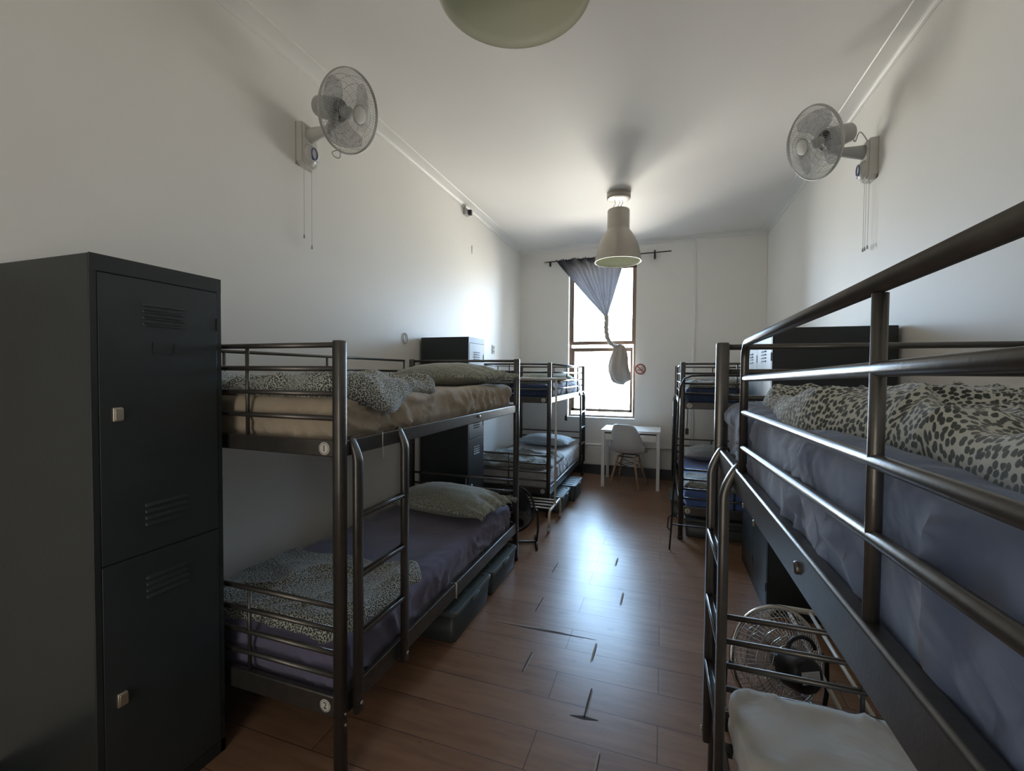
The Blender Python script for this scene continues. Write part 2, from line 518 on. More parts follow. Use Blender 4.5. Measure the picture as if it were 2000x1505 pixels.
struct(MB().box(XL, XR, YB - 0.052, YB, 0, 0.135, bev=0.004).build('baseboard_back', M_BASE))
struct(MB().box(XL, XL + .016, YF, YB - .052, 0, 0.135, bev=0.004).build('baseboard_left', M_BASE))
struct(MB().box(XR - .016, XR, YF, YB - .052, 0, 0.135, bev=0.004).build('baseboard_right', M_BASE))

# window: bronze frame, two sashes
wy0, wy1 = YB + 0.10, YB + 0.15
mb = MB()
mb.box(WX0, WX0 + .035, wy0, wy1, WZ0, WZ1, bev=.003)
mb.box(WX1 - .035, WX1, wy0, wy1, WZ0, WZ1, bev=.003)
mb.box(WX0, WX1, wy0, wy1, WZ1 - .04, WZ1, bev=.003)
mb.box(WX0, WX1, wy0 - .02, wy1, WZ0, WZ0 + .03, bev=.003)
win = struct(mb.build('window_1', M_FRAME))
mb = MB()
mb.box(WX0 + .035, WX0 + .06, wy0 + .01, wy1 - .01, 1.925, WZ1 - .04)
mb.box(WX1 - .06, WX1 - .035, wy0 + .01, wy1 - .01, 1.925, WZ1 - .04)
mb.box(WX0 + .035, WX1 - .035, wy0 - .01, wy1 - .01, 1.915, 1.968)
mb.build('upper_sash', M_FRAME, win)
mb = MB()
mb.box(WX0 + .04, WX0 + .085, wy0 - .03, wy0 - .002, 0.915, 1.86)
mb.box(WX1 - .075, WX1 - .04, wy0 - .03, wy0 - .002, 0.915, 1.86)
mb.box(WX0 + .04, WX1 - .04, wy0 - .035, wy0 - .002, 1.812, 1.866)
mb.box(WX0 + .04, WX1 - .04, wy0 - .03, wy0 - .002, 0.915, 0.955)
mb.box(-0.92, -0.86, wy0 - .05, wy0 - .03, 0.93, 0.95); mb.box(-0.90, -0.885, wy0 - .05, wy0 - .03, 0.95, 0.985)
mb.build('lower_sash', M_FRAME, win)
MB().box(WX0 + .05, WX1 - .05, wy0 + .022, wy0 + .026, 1.95, WZ1 - .03).box(WX0 + .08, WX1 - .07, wy0 - .018, wy0 - .014, 0.94, 1.84).build('glass_pane', M_GLASS, win)
struct(MB().box(WX0, WX1, YB - 0.012, YB + .10, WZ0 - .02, WZ0 + .002, bev=.004).build('trim_7', M_TRIMW))

# ------------------------------------------------------------------ bunk beds
L_, W_ = 2.01, 0.94
HP = 1.59
ZU = [1.575, 1.49, 1.40, 1.312]
ZL = [0.629, 0.542, 0.455, 0.372]
ZBU, ZBL = (1.174, 1.233), (0.223, 0.302)

def sticker(parent, at, nrm_y, num, side):
    """round number sticker on the end beam; at = local centre"""
    m_ = Matrix.Translation(Vector(at)) @ Matrix.Rotation(radians(90), 4, 'X')
    s = MB().lathe([(0.0001, 0.0012), (0.022, 0.0012), (0.0235, 0.0006), (0.0235, 0)], n=28, mat=m_)
    s = s.build('number_sticker', M_STICK, parent, label='round white sticker with the number %s' % num)
    rg = MB().lathe([(0.0185, 0.0016), (0.0200, 0.0016), (0.0200, 0.0012), (0.0185, 0.0012)], n=28, mat=m_).build('sticker_ring', M_INK, s)
    text_mesh('digit', num, 0.034, M_INK, s, Matrix.Translation((0, -0.0016, 0)) @ m_)

def bunk(label, loc, rz, side, ladder_far, guard, nums=None, zs=1.0, guardz=None, boxu=None, gnear=None):
    """local frame: front side on x=0, bed extends to side*W_, y 0..L_"""
    b = thing('bunk_bed', label, 'bunk bed', loc, rz, 'graphite metal bunk beds')
    s = side
    ZUU = ZU; BU = boxu or ZBU
    for x in (0, s * W_):
        for y in (0, L_):
            t = MB().tube([(x, y, 0.004), (x, y, HP - .006), (x, y, HP)], [0.0215, 0.0215, 0.019], n=16, ref=(1, 0, 0), pw=3.2)
            p = t.build('post', M_BED, b)
            MB().tube([(x, y, 0), (x, y, 0.03)], 0.0235, n=16).build('foot_cap', M_BLK, p)
            if x == 0:
                for zz in (ZBL[0] + .02, ZBL[0] - .02):
                    MB().tube([(x - s * .02, y, zz), (x - s * .0245, y, zz)], 0.005, n=10).build('bolt', M_CHROME, p)
    bx = s * 0.373 if True else 0
    for y in (0, L_):
        for z in ZUU + ZL:
            tube_obj('end_rail', [(s * .015, y, z), (s * (W_ - .015), y, z)], 0.0098, M_BED, b, n=10)
        for z0, z1 in (BU, ZBL):
            MB().box(min(s * .015, s * (W_ - .015)), max(s * .015, s * (W_ - .015)), y - .012, y + .012, z0, z1, bev=.005).build('end_beam', M_BED, b)
        for xx in (s * 0.435,):
            tube_obj('baluster', [(xx, y, BU[1]), (xx, y, ZUU[0])], 0.0072, M_BED, b, n=8)
            tube_obj('baluster', [(xx, y, ZBL[1]), (xx, y, ZL[0])], 0.0072, M_BED, b, n=8)
    for x in (0, s * W_):
        for z0, z1 in (BU, ZBL):
            MB().box(x - .012, x + .012, .015, L_ - .015, z0, z1, bev=.005).build('side_rail', M_BED, b)
    # slatted base that carries each mattress
    for z0, z1 in (BU, ZBL):
        m_ = MB()
        for i in range(12):
            y = .12 + i * (L_ - .24) / 11
            m_.box(min(s * .01, s * (W_ - .01)), max(s * .01, s * (W_ - .01)), y - .02, y + .02, z0 + .012, z0 + .03)
        m_.build('slat_base', M_BED, b)
    # wall-side guard
    for z in ZUU:
        tube_obj('guard_rail', [(s * W_, .02, z), (s * W_, L_ - .12, z)], 0.0085, M_BED, b, n=8)
    for y in (0.30, 1.0, L_ - .125):
        tube_obj('baluster', [(s * W_, y, BU[1]), (s * W_, y, ZUU[0])], 0.0072, M_BED, b, n=8)
    # aisle-side guard with a rounded end beside the ladder
    gz = guardz or ZUU
    gn = gnear or gz
    if guard:
        if ladder_far:
            y0, y1 = .02, L_ - .425
            e = -1
        else:
            y0, y1 = L_ - .02, .425
            e = 1
        path = [(0, y0, gn[0])]
        cy, cz, r = y1 + e * .045, gz[0] - .045, .045
        for i in range(7):
            a = pi / 2 * i / 6
            path.append((0, cy - e * sin(a) * r, cz + cos(a) * r))
        path.append((0, y1, BU[1] - .01))
        tube_obj('guard_rail', path, 0.0100, M_BED, b, n=16)
        for z, zn in zip(gz[1:], gn[1:]):
            tube_obj('guard_rail', [(0, y0, zn), (0, y1 + e * .008, z)], 0.0080, M_BED, b, n=12)
        for y in ((y1 + e * .733,) if ladder_far else (y1 + .745,)):
            tube_obj('baluster', [(0, y, BU[1] - .01), (0, y, gz[0])], 0.0072, M_BED, b, n=12)
        tube_obj('baluster', [(0, y0 + (.1 if ladder_far else -.1), BU[1] - .01), (0, y0 + (.1 if ladder_far else -.1), gz[0])], 0.0085, M_BED, b, n=10)
    # ladder hooked over the upper side rail
    ya, yb_ = (L_ - .056, L_ - .367) if ladder_far else (.056, .367)
    ox = -s * .034
    for y in (ya, yb_):
        pts = [(ox, y, ZBL[0] - .005), (ox, y, 1.0), (ox, y, BU[1] - .085)]
        for i in range(1, 7):
            t = i / 6
            pts.append((ox + s * .036 * (t ** 1.6), y, BU[1] - .085 + .093 * t))
        rr = [0.021] * 3 + [0.021 - .001 * i for i in range(1, 6)] + [0.012]
        st = MB().tube(pts, rr, n=16, ref=(1, 0, 0), sx=0.62, pw=3.5).build('ladder_stile', M_BED, b)
        MB().tube([(ox - s * .013, y, ZBL[0] + .03), (ox - s * .018, y, ZBL[0] + .03)], 0.007, n=10).build('bolt', M_CHROME, st)
    for z in (.95, .727, .503):
        m_ = MB().box(ox - .012, ox + .012, min(ya, yb_) + .012, max(ya, yb_) - .012, z - .009, z + .004, bev=.003)
        m_.tube([(ox - .008, min(ya, yb_) + .012, z + .006), (ox - .008, max(ya, yb_) - .012, z + .006)], .004, n=6)
        m_.tube([(ox + .008, min(ya, yb_) + .012, z + .006), (ox + .008, max(ya, yb_) - .012, z + .006)], .004, n=6)
        m_.build('ladder_rung', M_BED, b)
    if nums:
        for num, z in zip(nums, (sum(BU) / 2, sum(ZBL) / 2)):
            sticker(b, (s * .058, -.0122, z), -1, num, s)
    return b

B1X, B1Y = -1.090, 1.293
B2X, B2Y = -1.104, 4.412
R1X, R1Y = 0.205, 1.70 - L_
R2X, R2Y = 0.163, 4.2355
b1 = bunk('black metal bunk bed beside the near left locker, with number stickers 1 and 2', (B1X, B1Y, 0), 0, -1, False, False, ('1', '2'))
b2 = bunk('black metal bunk bed in the far left corner, right under the window', (B2X, B2Y, 0), 0, -1, True, True, ('3', '4'))
r1 = bunk('black metal bunk bed in the near right foreground, guard rails crossing the picture', (0.2125, R1Y, 0), radians(0.55), 1, True, True, None, guardz=[1.562, 1.470, 1.383, 1.292], boxu=(1.166, 1.229), gnear=[1.585, 1.504, 1.404, 1.342])
r2 = bunk('black metal bunk bed in the far right corner, beside the desk', (R2X, R2Y, 0), 0, 1, True, True, ('7', '8'))
# zip ties and small fittings on the near left bed
MB().tube([(.0145, .235, 1.172), (.0145, .235, 1.236), (-.0145, .235, 1.236), (-.0145, .235, 1.172)], .0022, n=6, closed=True).tube([(.0155, .235, 1.175), (.017, .236, 1.13)], .0018, n=5).build('zip_tie', M_STRAP, b1, label='pale plastic zip tie')
MB().tube([(.0145, .92, .221), (.0145, .92, .305), (-.0145, .92, .305), (-.0145, .92, .221)], .0026, n=6, closed=True, sx=2.5).build('zip_tie', M_STRAP, b1, label='pale plastic zip tie')
MB().lathe([(0.0001, 0.005), (0.007, 0.005), (0.0095, 0.003), (0.0095, 0)], n=20, mat=Matrix.Translation((-.012, L_ - .955, 1.197)) @ Matrix.Rotation(radians(-90), 4, 'Y')).build('bolt', M_BED, r1)
for bb in (b1, b2, r2):
    sgn = 1 if bb in (b1, b2) else -1
    MB().lathe([(0.0001, 0.006), (0.007, 0.006), (0.009, 0.003), (0.009, 0)], n=14, mat=Matrix.Translation((sgn * .012, 1.24, 1.21)) @ Matrix.Rotation(radians(90 * sgn), 4, 'Y')).build('bolt', M_CHROME, bb)

# ------------------------------------------------------------------ bedding
def mattress(label, cx, cy, z0, sxx, syy, h, mat, seed, wr=0.006, side_wr=0.012, rz=0, cat='mattress', r=0.05, rb=None, grp='mattresses on the bunk beds'):
    rb = rb or r * .7
    """rounded slab in a fitted sheet, wrinkled; side creases run down from the edge"""
    bm = bmesh.new()
    bmesh.ops.create_cube(bm, size=1)
    hx, hy, hz = sxx / 2, syy / 2, h / 2
    for f_cut, n in ((0, 46), (1, 86), (2, 12)):
        es = [e for e in bm.edges if abs((e.verts[0].co - e.verts[1].co)[f_cut]) > 1e-6]
        bmesh.ops.subdivide_edges(bm, edges=es, cuts=n - 1, use_grid_fill=True)
    S = Vector((seed * 7.3, seed * 3.1, seed * 1.7))
    for v in bm.verts:
        p = Vector((v.co.x * sxx, v.co.y * syy, v.co.z * h))
        # push samples towards the edges so the roundings get enough faces
        q = Vector((max(-hx + r, min(hx - r, p.x)), max(-hy + r, min(hy - r, p.y)), max(-hz + rb, min(hz - r, p.z))))
        d = p - q
        nrm = d.normalized() if d.length > 1e-6 else Vector((0, 0, 1))
        if d.length > 1e-6:
            rr = r if p.z > -hz + rb else r * .8
            p = q + nrm * min(rr, d.length * 1.0 if (abs(d.x) < 1e-6) + (abs(d.y) < 1e-6) + (abs(d.z) < 1e-6) == 2 else rr)
        side = 1 - abs(nrm.z)
        topn = max(0, nrm.z)
        along = p.y if abs(nrm.x) > abs(nrm.y) else p.x
        edge = max(0.0, 1 - min(hx - abs(p.x), hy - abs(p.y)) / 0.28)
        crease = ridge((along * 11 + 3 * noise.noise(Vector((along * 3, p.z * 6, seed))) + p.z * 5, p.z * 1.8, seed * 2.2)) ** 3
        w = topn * wr * (fbm(p * 3.5 + S) + 0.9 * edge * (ridge((p.x * 7 + S.x, p.y * 7, seed)) ** 3))
        w += side * side_wr * (crease * 1.3 - .3 + 0.7 * fbm(Vector((p.x * 3, p.y * 3, p.z * 4)) + S))
        sag = -0.012 * topn * (1 - (p.x / hx) ** 2) * (1 - (p.y / hy) ** 2)
        v.co = p + nrm * w + Vector((0, 0, sag + hz))
    for f in bm.faces: f.smooth = True
    mb_ = MB(); mb_.bm.free(); mb_.bm = bm
    o = mb_.build('mattress', mat)
    o.location = (cx, cy, z0); o.rotation_euler = (0, 0, rz)
    return tag(o, label, cat, grp)

def duvet(label, x0, x1, y0, y1, z0, T_, mat, seed, folds=0.03, drape=None, edge_noise=0.05, nx=110, ny=110, rz=0.0, scale=1.0, skew=0.0, name='duvet', cat='duvet', grp='spotted duvets on the bunk beds', rolls=True):
    """crumpled duvet: closed soft slab; drape(u,v,x,y)->dz lets an edge hang"""
    bm = bmesh.new()
    uvl = bm.loops.layers.uv.new('UVMap')
    W0, H0 = x1 - x0, y1 - y0
    top, bot = {}, {}
    S = seed * 5.31
    info = {}
    for i in range(nx + 1):
        for j in range(ny + 1):
            u, v = i / nx, j / ny
            # concentrate samples near the rim
            uu = .5 - .5 * cos(pi * u) if False else u
            a, b_ = 2 * uu - 1, 2 * v - 1
            # rounded-corner footprint
            k = 1 - 0.10 * (abs(a) ** 6) * (abs(b_) ** 6)
            x = x0 + W0 * (0.5 + a * k / 2)
            y = y0 + H0 * (0.5 + b_ * k / 2)
            rimf = max(abs(a), abs(b_)) ** 3
            x += edge_noise * rimf * noise.noise(Vector((v * 4 + S, u * 1.5, 1.3)))
            y += edge_noise * rimf * noise.noise(Vector((u * 4 + S, v * 1.5, 7.7))) + skew * a * (v)
            ed = min(min(u, 1 - u) * W0, min(v, 1 - v) * H0)
            e = min(1.0, ed / (T_ * 0.9))
            prof = sqrt(max(0, 1 - (1 - e) ** 2))
            wx = x * 2.2 + 0.35 * noise.noise(Vector((x * 3, y * 3, S)))
            wy = y * 2.2 + 0.35 * noise.noise(Vector((x * 3 + 9, y * 3, S)))
            f1 = ridge((wx * 1.5 + S, wy * 0.7, S)) ** 2
            f2 = ridge((wx * 0.8 - S, wy * 2.1, S + 4)) ** 2.5
            f3 = ridge((wx * 3.4, wy * 2.8 + S, S + 8)) ** 3
            h = T_ * prof * (0.72 + 0.35 * fbm((x * 2.2 + S, y * 2.2, S)))
            h += prof * folds * (0.75 * f1 + 0.55 * f2 + 0.26 * f3 - 0.35)
            h = max(h, 0.004 * prof)
            dz = drape(u, v, x, y) if drape else 0
            lat = 0.010 * prof
            p = Vector((x + lat * noise.noise(Vector((wx * 4, wy * 4, S))), y + lat * noise.noise(Vector((wx * 4, wy * 4, S + 3))), z0 + h + dz))
            top[i, j] = bm.verts.new(p)
            onrim = i in (0, nx) or j in (0, ny)
            bot[i, j] = top[i, j] if onrim else bm.verts.new(Vector((x, y, z0 + dz + 0.0015)))
            info[i, j] = ((u * W0 + 0.010 * f1 + .006 * f2) * scale, (v * H0 * 1.0 + 0.010 * f2 + 0.006 * fbm((x * 4, y * 4, S))) * scale)
    # cloth coordinates: arc length measured outwards from the middle, so the print keeps its size over folds
    ci, cj = nx // 2, ny // 2
    au, av = {}, {}
    for j in range(ny + 1):
        au[ci, j] = 0
        for i in range(ci + 1, nx + 1): au[i, j] = au[i - 1, j] + (top[i, j].co - top[i - 1, j].co).length
        for i in range(ci - 1, -1, -1): au[i, j] = au[i + 1, j] - (top[i, j].co - top[i + 1, j].co).length
    for i in range(nx + 1):
        av[i, cj] = 0
        for j in range(cj + 1, ny + 1): av[i, j] = av[i, j - 1] + (top[i, j].co - top[i, j - 1].co).length
        for j in range(cj - 1, -1, -1): av[i, j] = av[i, j + 1] - (top[i, j].co - top[i, j + 1].co).length
    info = {k: (au[k] + 1, av[k] + 1) for k in au}
    for i in range(nx):
        for j in range(ny):
            ks = ((i, j), (i + 1, j), (i + 1, j + 1), (i, j + 1))
            f = bm.faces.new([top[k] for k in ks]); f.smooth = True
            for lp, k in zip(f.loops, ks): lp[uvl].uv = info[k]
            vs = [bot[k] for k in ks[::-1]]
            if len(set(vs)) == 4:
                try:
                    g = bm.faces.new(vs); g.smooth = True
                    for lp, k in zip(g.loops, ks[::-1]): lp[uvl].uv = info[k]
                except ValueError:
                    pass
    mb_ = MB(); mb_.bm.free(); mb_.bm = bm
    o = mb_.build(name, mat, fix=False)
    if rz:
        o.rotation_euler = (0, 0, rz)
    return tag(o, label, cat, grp)

def pillow(label, loc, rz, w, d, t, mat, seed, tilt=0.0, open_end=0):
    """w along local x, d along local y; open_end=+1 gathers the pillowcase mouth on +x"""
    bm = bmesh.new(); uvl = bm.loops.layers.uv.new('UVMap')
    N, K = 64, 44
    T1, B1 = {}, {}
    info = {}
    for i in range(N + 1):
        for j in range(K + 1):
            a, b_ = 2 * i / N - 1, 2 * j / K - 1
            a2, b2 = sin(a * pi / 2), sin(b_ * pi / 2)
            pin = 1 - 0.07 * (1 - a2 ** 2) * abs(b2) ** 4
            pin2 = 1 - 0.07 * (1 - b2 ** 2) * abs(a2) ** 4
            x = a2 * w / 2 * pin2; y = b2 * d / 2 * pin
            if open_end and a * open_end > .55:
                q = (a * open_end - .55) / .45
                x += open_end * q * .035 * (1 + noise.noise(Vector((b_ * 5, seed, 0))))
            th = (max(0, 1 - abs(a2) ** 2.6) ** .62) * (max(0, 1 - abs(b2) ** 2.6) ** .62)
            rim = max(abs(a2), abs(b2)) ** 2
            wr = 0.012 * rim * (ridge((a * 6 + seed, b_ * 6, seed)) ** 2 - .4) + 0.006 * fbm((a * 3, b_ * 3, seed))
            if open_end and a * open_end > .4:
                q = (a * open_end - .4) / .6
                wr += .024 * q * sin(b_ * 17 + 2 * noise.noise(Vector((b_ * 3, seed, 2))))
            onrim = i in (0, N) or j in (0, K)
            zt = t * 0.60 * th + wr * (1 if not onrim else .3)
            zb = -t * 0.40 * th
            T1[i, j] = bm.verts.new(Vector((x, y, zt)))
            B1[i, j] = T1[i, j] if onrim else bm.verts.new(Vector((x, y, min(zb, zt - .002))))
            info[i, j] = (x + .02 * th, y)
    for i in range(N):
        for j in range(K):
            ks = ((i, j), (i + 1, j), (i + 1, j + 1), (i, j + 1))
            for D, kk in ((T1, ks), (B1, ks[::-1])):
                vs = [D[k] for k in kk]
                try:
                    f = bm.faces.new(vs)
                except ValueError:
                    continue
                f.smooth = True
                for lp, k in zip(f.loops, kk): lp[uvl].uv = info[k]
    mb_ = MB(); mb_.bm.free(); mb_.bm = bm
    o = mb_.build('pillow', mat, fix=False)
    o.location = loc; o.rotation_euler = (radians(tilt), 0, rz)
    return tag(o, label, 'pillow', 'pillows on the bunk beds')

MU, ML = 1.205, 0.254          # mattress undersides (on the slats)
# near left bunk
cxl = B1X - W_ / 2
mattress('mattress in a crumpled beige sheet on the upper near left bunk', cxl + .005, B1Y + L_ / 2, MU, .875, 1.955, .185, M_BEIGE, 1, wr=.008, side_wr=.016)
mattress('mattress in a mauve sheet on the lower near left bunk', cxl + .012, B1Y + L_ / 2, ML, .865, 1.955, .205, M_PURPLE, 2, wr=.006, side_wr=.014)
def dr1(u, v, x, y):        # front corner of the duvet sags over the mattress edge
    ex = max(0, (x - (B1X - .07)) / .06)
    return -0.045 * min(1.6, ex) ** 1.5
duvet('spotted duvet crumpled over the foot of the beige upper near left bunk', B1X - .89, B1X - .022, B1Y + .035, B1Y + .80, MU + .180, .075, M_SPOTB, 3, folds=.040, drape=dr1, skew=.045, edge_noise=.07)
pillow('plump spotted pillow on the beige upper near left bunk', (B1X - .42, B1Y + 1.70, MU + .245), radians(-6), .80, .50, .17, M_SPOTF, 5, open_end=1)
def dr2(u, v, x, y):
    return -0.035 * max(0, (x - (B1X - .10)) / .08) ** 1.4 - .04 * max(0, ((B1Y + .09) - y) / .05)
duvet('spotted duvet spread over the foot of the mauve lower near left bunk', B1X - .90, B1X - .035, B1Y + .045, B1Y + .70, ML + .196, .055, M_SPOTB, 11, folds=.030, drape=dr2, edge_noise=.05)
pillow('long spotted pillow with gathered end on the mauve lower near left bunk', (B1X - .42, B1Y + 1.66, ML + .275), radians(-8), .82, .50, .18, M_SPOTF, 8, open_end=1)
# far left bunk
cx2 = B2X - W_ / 2
mattress('mattress in a navy sheet on the upper far left bunk', cx2, B2Y + L_ / 2, MU, .875, 1.955, .165, M_NAVY, 4)
mattress('mattress in a pale sheet on the lower far left bunk', cx2 + .01, B2Y + L_ / 2, ML, .865, 1.955, .22, M_PALE, 5)
duvet('spotted duvet folded on the navy upper far left bunk', B2X - .88, B2X - .04, B2Y + .04, B2Y + .95, MU + .160, .055, M_SPOTB, 13, folds=.03, nx=70, ny=70)
pillow('spotted pillow on the navy upper far left bunk', (B2X - .44, B2Y + 1.68, MU + .21), 0.1, .72, .46, .13, M_SPOTF, 9)
duvet('pale rumpled spotted duvet on the lower far left bunk', B2X - .90, B2X - .02, B2Y + .04, B2Y + .95, ML + .212, .075, M_SPOTB, 17, folds=.045, nx=80, ny=80)
pillow('bluish pillow at the window end of the lower far left bunk', (B2X - .44, B2Y + 1.62, ML + .285), -0.1, .76, .46, .15, cloth('pale_blue_pillow_cloth', (0.44, 0.50, 0.54)), 10)
# near right bunk
rzz = radians(0.55)
cxr = 0.2125 + W_ / 2 - .002
mattress('mattress in a loose slate blue sheet on the upper near right bunk', cxr - .013, R1Y + L_ / 2 + .004, MU - .060, .906, 1.965, .243, M_SLATE, 6, wr=.007, side_wr=.014, rz=rzz, r=.05, rb=.03)
mattress('thin mattress in a creased cream sheet on the lower near right bunk', cxr, R1Y + L_ / 2, ML, .880, 1.955, .160, M_CREAM, 7, wr=.015, side_wr=.010, rz=rzz, r=.035)
def dr3(u, v, x, y):
    return -0.02 * max(0, (.285 - x) / .05) ** 1.3
duvet('big spotted duvet heaped along the slate blue upper near right bunk', .262, 1.09, R1Y + .30, 1.655, MU + .172, .060, M_SPOT, 23, folds=.042, drape=dr3, nx=190, ny=260, edge_noise=.05)
# far right bunk
cx4 = R2X + W_ / 2
mattress('mattress in a navy sheet on the upper far right bunk', cx4, R2Y + L_ / 2, MU, .875, 1.955, .165, M_NAVY, 8)
mattress('mattress in a bright blue sheet on the lower far right bunk', cx4, R2Y + L_ / 2, ML, .865, 1.955, .20, M_BLUEC, 9)
duvet('spotted duvet on the navy upper far right bunk', R2X + .03, R2X + .90, R2Y + .03, R2Y + .75, MU + .160, .075, M_SPOTB, 27, folds=.02, nx=70, ny=60)
pillow('pale pillow on the navy upper far right bunk', (R2X + .45, R2Y + 1.68, MU + .215), 0.05, .74, .46, .14, cloth('off_white_pillow_cloth', (0.50, 0.51, 0.52)), 12)
duvet('white spotted duvet folded on the blue lower far right bunk', R2X + .03, R2X + .88, R2Y + .03, R2Y + .55, ML + .192, .085, M_SPOTB, 31, folds=.03, nx=70, ny=60)
pillow('grey pillow on the blue lower far right bunk', (R2X + .44, R2Y + 1.55, ML + .275), 0.08, .76, .48, .17, cloth('grey_pillow_cloth', (0.36, 0.37, 0.36)), 14)

# ------------------------------------------------------------------ lockers
def locker(label, loc, rz, Wd, D, H, cols, scratched=False):
    """local: front faces +x at x=0, body extends to -D; y 0..Wd"""
    b = thing('locker', label, 'locker', loc, rz, 'dark metal lockers')
    m_ = MB()
    m_.box(-D, -.004, 0, Wd, 0, H, bev=.004)
    m_.box(-.004, .0, 0, .017, 0, H - .045); m_.box(-.004, .0, Wd - .017, Wd, 0, H - .045)
    m_.box(-.004, .001, 0, Wd, H - .05, H); m_.box(-.004, .0, 0, Wd, 0, .05)
    m_.build('body', M_LOCK, b)
    MB().box(-.006, -.0035, .015, Wd - .015, .045, H - .048).build('door_recess', M_GAP, b)
    cw = (Wd - .034) / cols
    for c in range(cols):
        y0 = .017 + c * cw + .002; y1 = .017 + (c + 1) * cw - .002
        for z0, z1 in ((.052, .876), (.882, H - .053)):
            d = MB()
            d.box(-.0035, .0015, y0, y1, z0, z1, bev=.0012)
            sets = [z1 - .145]
            if z0 > .5: sets.append(z0 + .09)
            for zs_ in sets:
                for k in range(4):
                    z = zs_ + k * .021
                    ya, yb2 = (y0 + y1) / 2 - .066, (y0 + y1) / 2 + .066
                    d.prism([(.001, ya, z + .008), (.001, ya, z - .002), (.0085, ya + .004, z - .002)], (0, yb2 - ya, 0))
            door = d.build('door', M_LOCKD, b)
            h = MB()
            hz = z1 - .43
            h.box(.001, .012, y0 + .030, y0 + .056, hz - .022, hz + .022, bev=.003)
            h.box(.012, .015, y0 + .034, y0 + .056, hz - .018, hz + .018, bev=.001)
            h.build('latch', M_CHROME, door, label='worn metal padlock latch')
            if z0 > .5:
                t_ = MB()
                yy = (y0 + y1) / 2
                t_.box(.001, .005, yy - .036, yy - .031, z1 - .235, z1 - .200)
                t_.box(.001, .005, yy + .031, yy + .036, z1 - .235, z1 - .200)
                t_.box(.001, .005, yy - .036, yy - .018, z1 - .240, z1 - .235)
                t_.box(.001, .005, yy + .018, yy + .036, z1 - .240, z1 - .235)
                t_.build('label_holder', M_LOCKD, door)
            for hz in (z1 - .12, z0 + .12):
                MB().box(.0005, .005, y1 - .002, y1 + .004, hz - .025, hz + .025).build('hinge', M_BLK, door)
    return b
locker('tall dark locker at the left edge of the photo, beside the near bunk', (-1.60, .836, 0), 0, .409, .53, 1.825, 1)
locker('tall dark locker between the two left bunks, seen over the pillow', (-1.64, 3.60, 0), 0, .36, .48, 1.80, 1)
locker('wide dark double locker between the two right bunks', (.62, 3.95, 0), pi, .90, .62, 1.765, 2)

# ------------------------------------------------------------------ wall fans
def cage(mbx, R, depth, nw, wr, mat4, hub=.05, front=True, rings=4):
    for k in range(nw):
        th = 2 * pi * k / nw
        pts = []
        for i in range(8):
            t = i / 7
            r = hub + (R - hub) * min(1, t * 1.12)
            z = depth * (1 - max(0, (r - hub) / (R - hub)) ** 3.2)
            if t > .9: z = 0; r = R
            tw = th + .35 * (1 - r / R)
            pts.append(mat4 @ Vector((r * cos(tw), r * sin(tw), z)))
        mbx.tube(pts, wr, n=3, cap=False)
    for k in range(rings):
        r = hub + (R - hub) * (k + 1) / (rings + 1)
        z = depth * (1 - ((r - hub) / (R - hub)) ** 3.2)
        mbx.tube([mat4 @ Vector((r * cos(a * pi / 24), r * sin(a * pi / 24), z)) for a in range(48)], wr * 1.2, n=4, closed=True)

def fan_head(parent, c, axis, R, mats, blades=3, motor_len=.14, motor_r=.064, badge=True, nw=84, spin=0.4, wr=.0011, motor_mat=None):
    wire, rim, blade, body = mats
    a = Vector(axis).normalized()
    q = a.to_track_quat('Z', 'Y').to_matrix().to_4x4()
    m4 = Matrix.Translation(Vector(c)) @ q
    f = MB(); cage(f, R, .085, nw, wr, m4, hub=.048)
    fo = f.build('front_grille', wire, parent)
    bk = MB()
    cage(bk, R, -.085, nw, wr, m4, hub=.052)
    bk.build('rear_grille', wire, parent)
    MB().tube([m4 @ Vector((R * cos(t * pi / 32), R * sin(t * pi / 32), 0)) for t in range(64)], .0055, n=8, closed=True, sx=1.8).build('rim', rim, parent)
    if badge:
        MB().lathe([(0.0001, .089), (.040, .087), (.050, .083), (.050, .077)], n=32, mat=m4).build('badge', M_PLW, fo, label='round pale centre badge')
    MB().lathe([(0.0001, .012), (.020, .010), (.032, 0), (.034, -.03), (.034, -.05)], n=24, mat=m4).build('hub', body, parent)
    for k in range(blades):
        bmx = bmesh.new(); g = {}
        NA, NR = 12, 10
        for i in range(NR + 1):
            for j in range(NA + 1):
                t = i / NR; s_ = j / NA - .5
                r = .03 + (R * .86 - .03) * t
                wdt = (0.42 + 1.15 * sin(min(1, t * 1.15) * pi * .62)) * 1.02 * (1 - .25 * max(0, t - .8) / .2)
                th = spin + k * 2 * pi / blades + s_ * wdt + .35 * t
                z = -.022 + s_ * .055 * (0.5 + t * .6)
                g[i, j] = bmx.verts.new(m4 @ Vector((r * cos(th), r * sin(th), z)))
        for i in range(NR):
            for j in range(NA):
                fc = bmx.faces.new((g[i, j], g[i + 1, j], g[i + 1, j + 1], g[i, j + 1])); fc.smooth = True
        bmesh.ops.solidify(bmx, geom=bmx.faces[:], thickness=.0025)
        t_ = MB(); t_.bm.free(); t_.bm = bmx
        t_.build('blade', blade, parent)
    ml = motor_len
    MB().lathe([(motor_r * .95, -.075), (motor_r * 1.05, -.085), (motor_r * 1.05, -.11), (motor_r, -.12 - ml * .6), (motor_r * .9, -.115 - ml), (motor_r * .7, -.125 - ml), (.0001, -.127 - ml)], n=32, mat=m4).build('motor_housing', motor_mat or body, parent)
    return m4

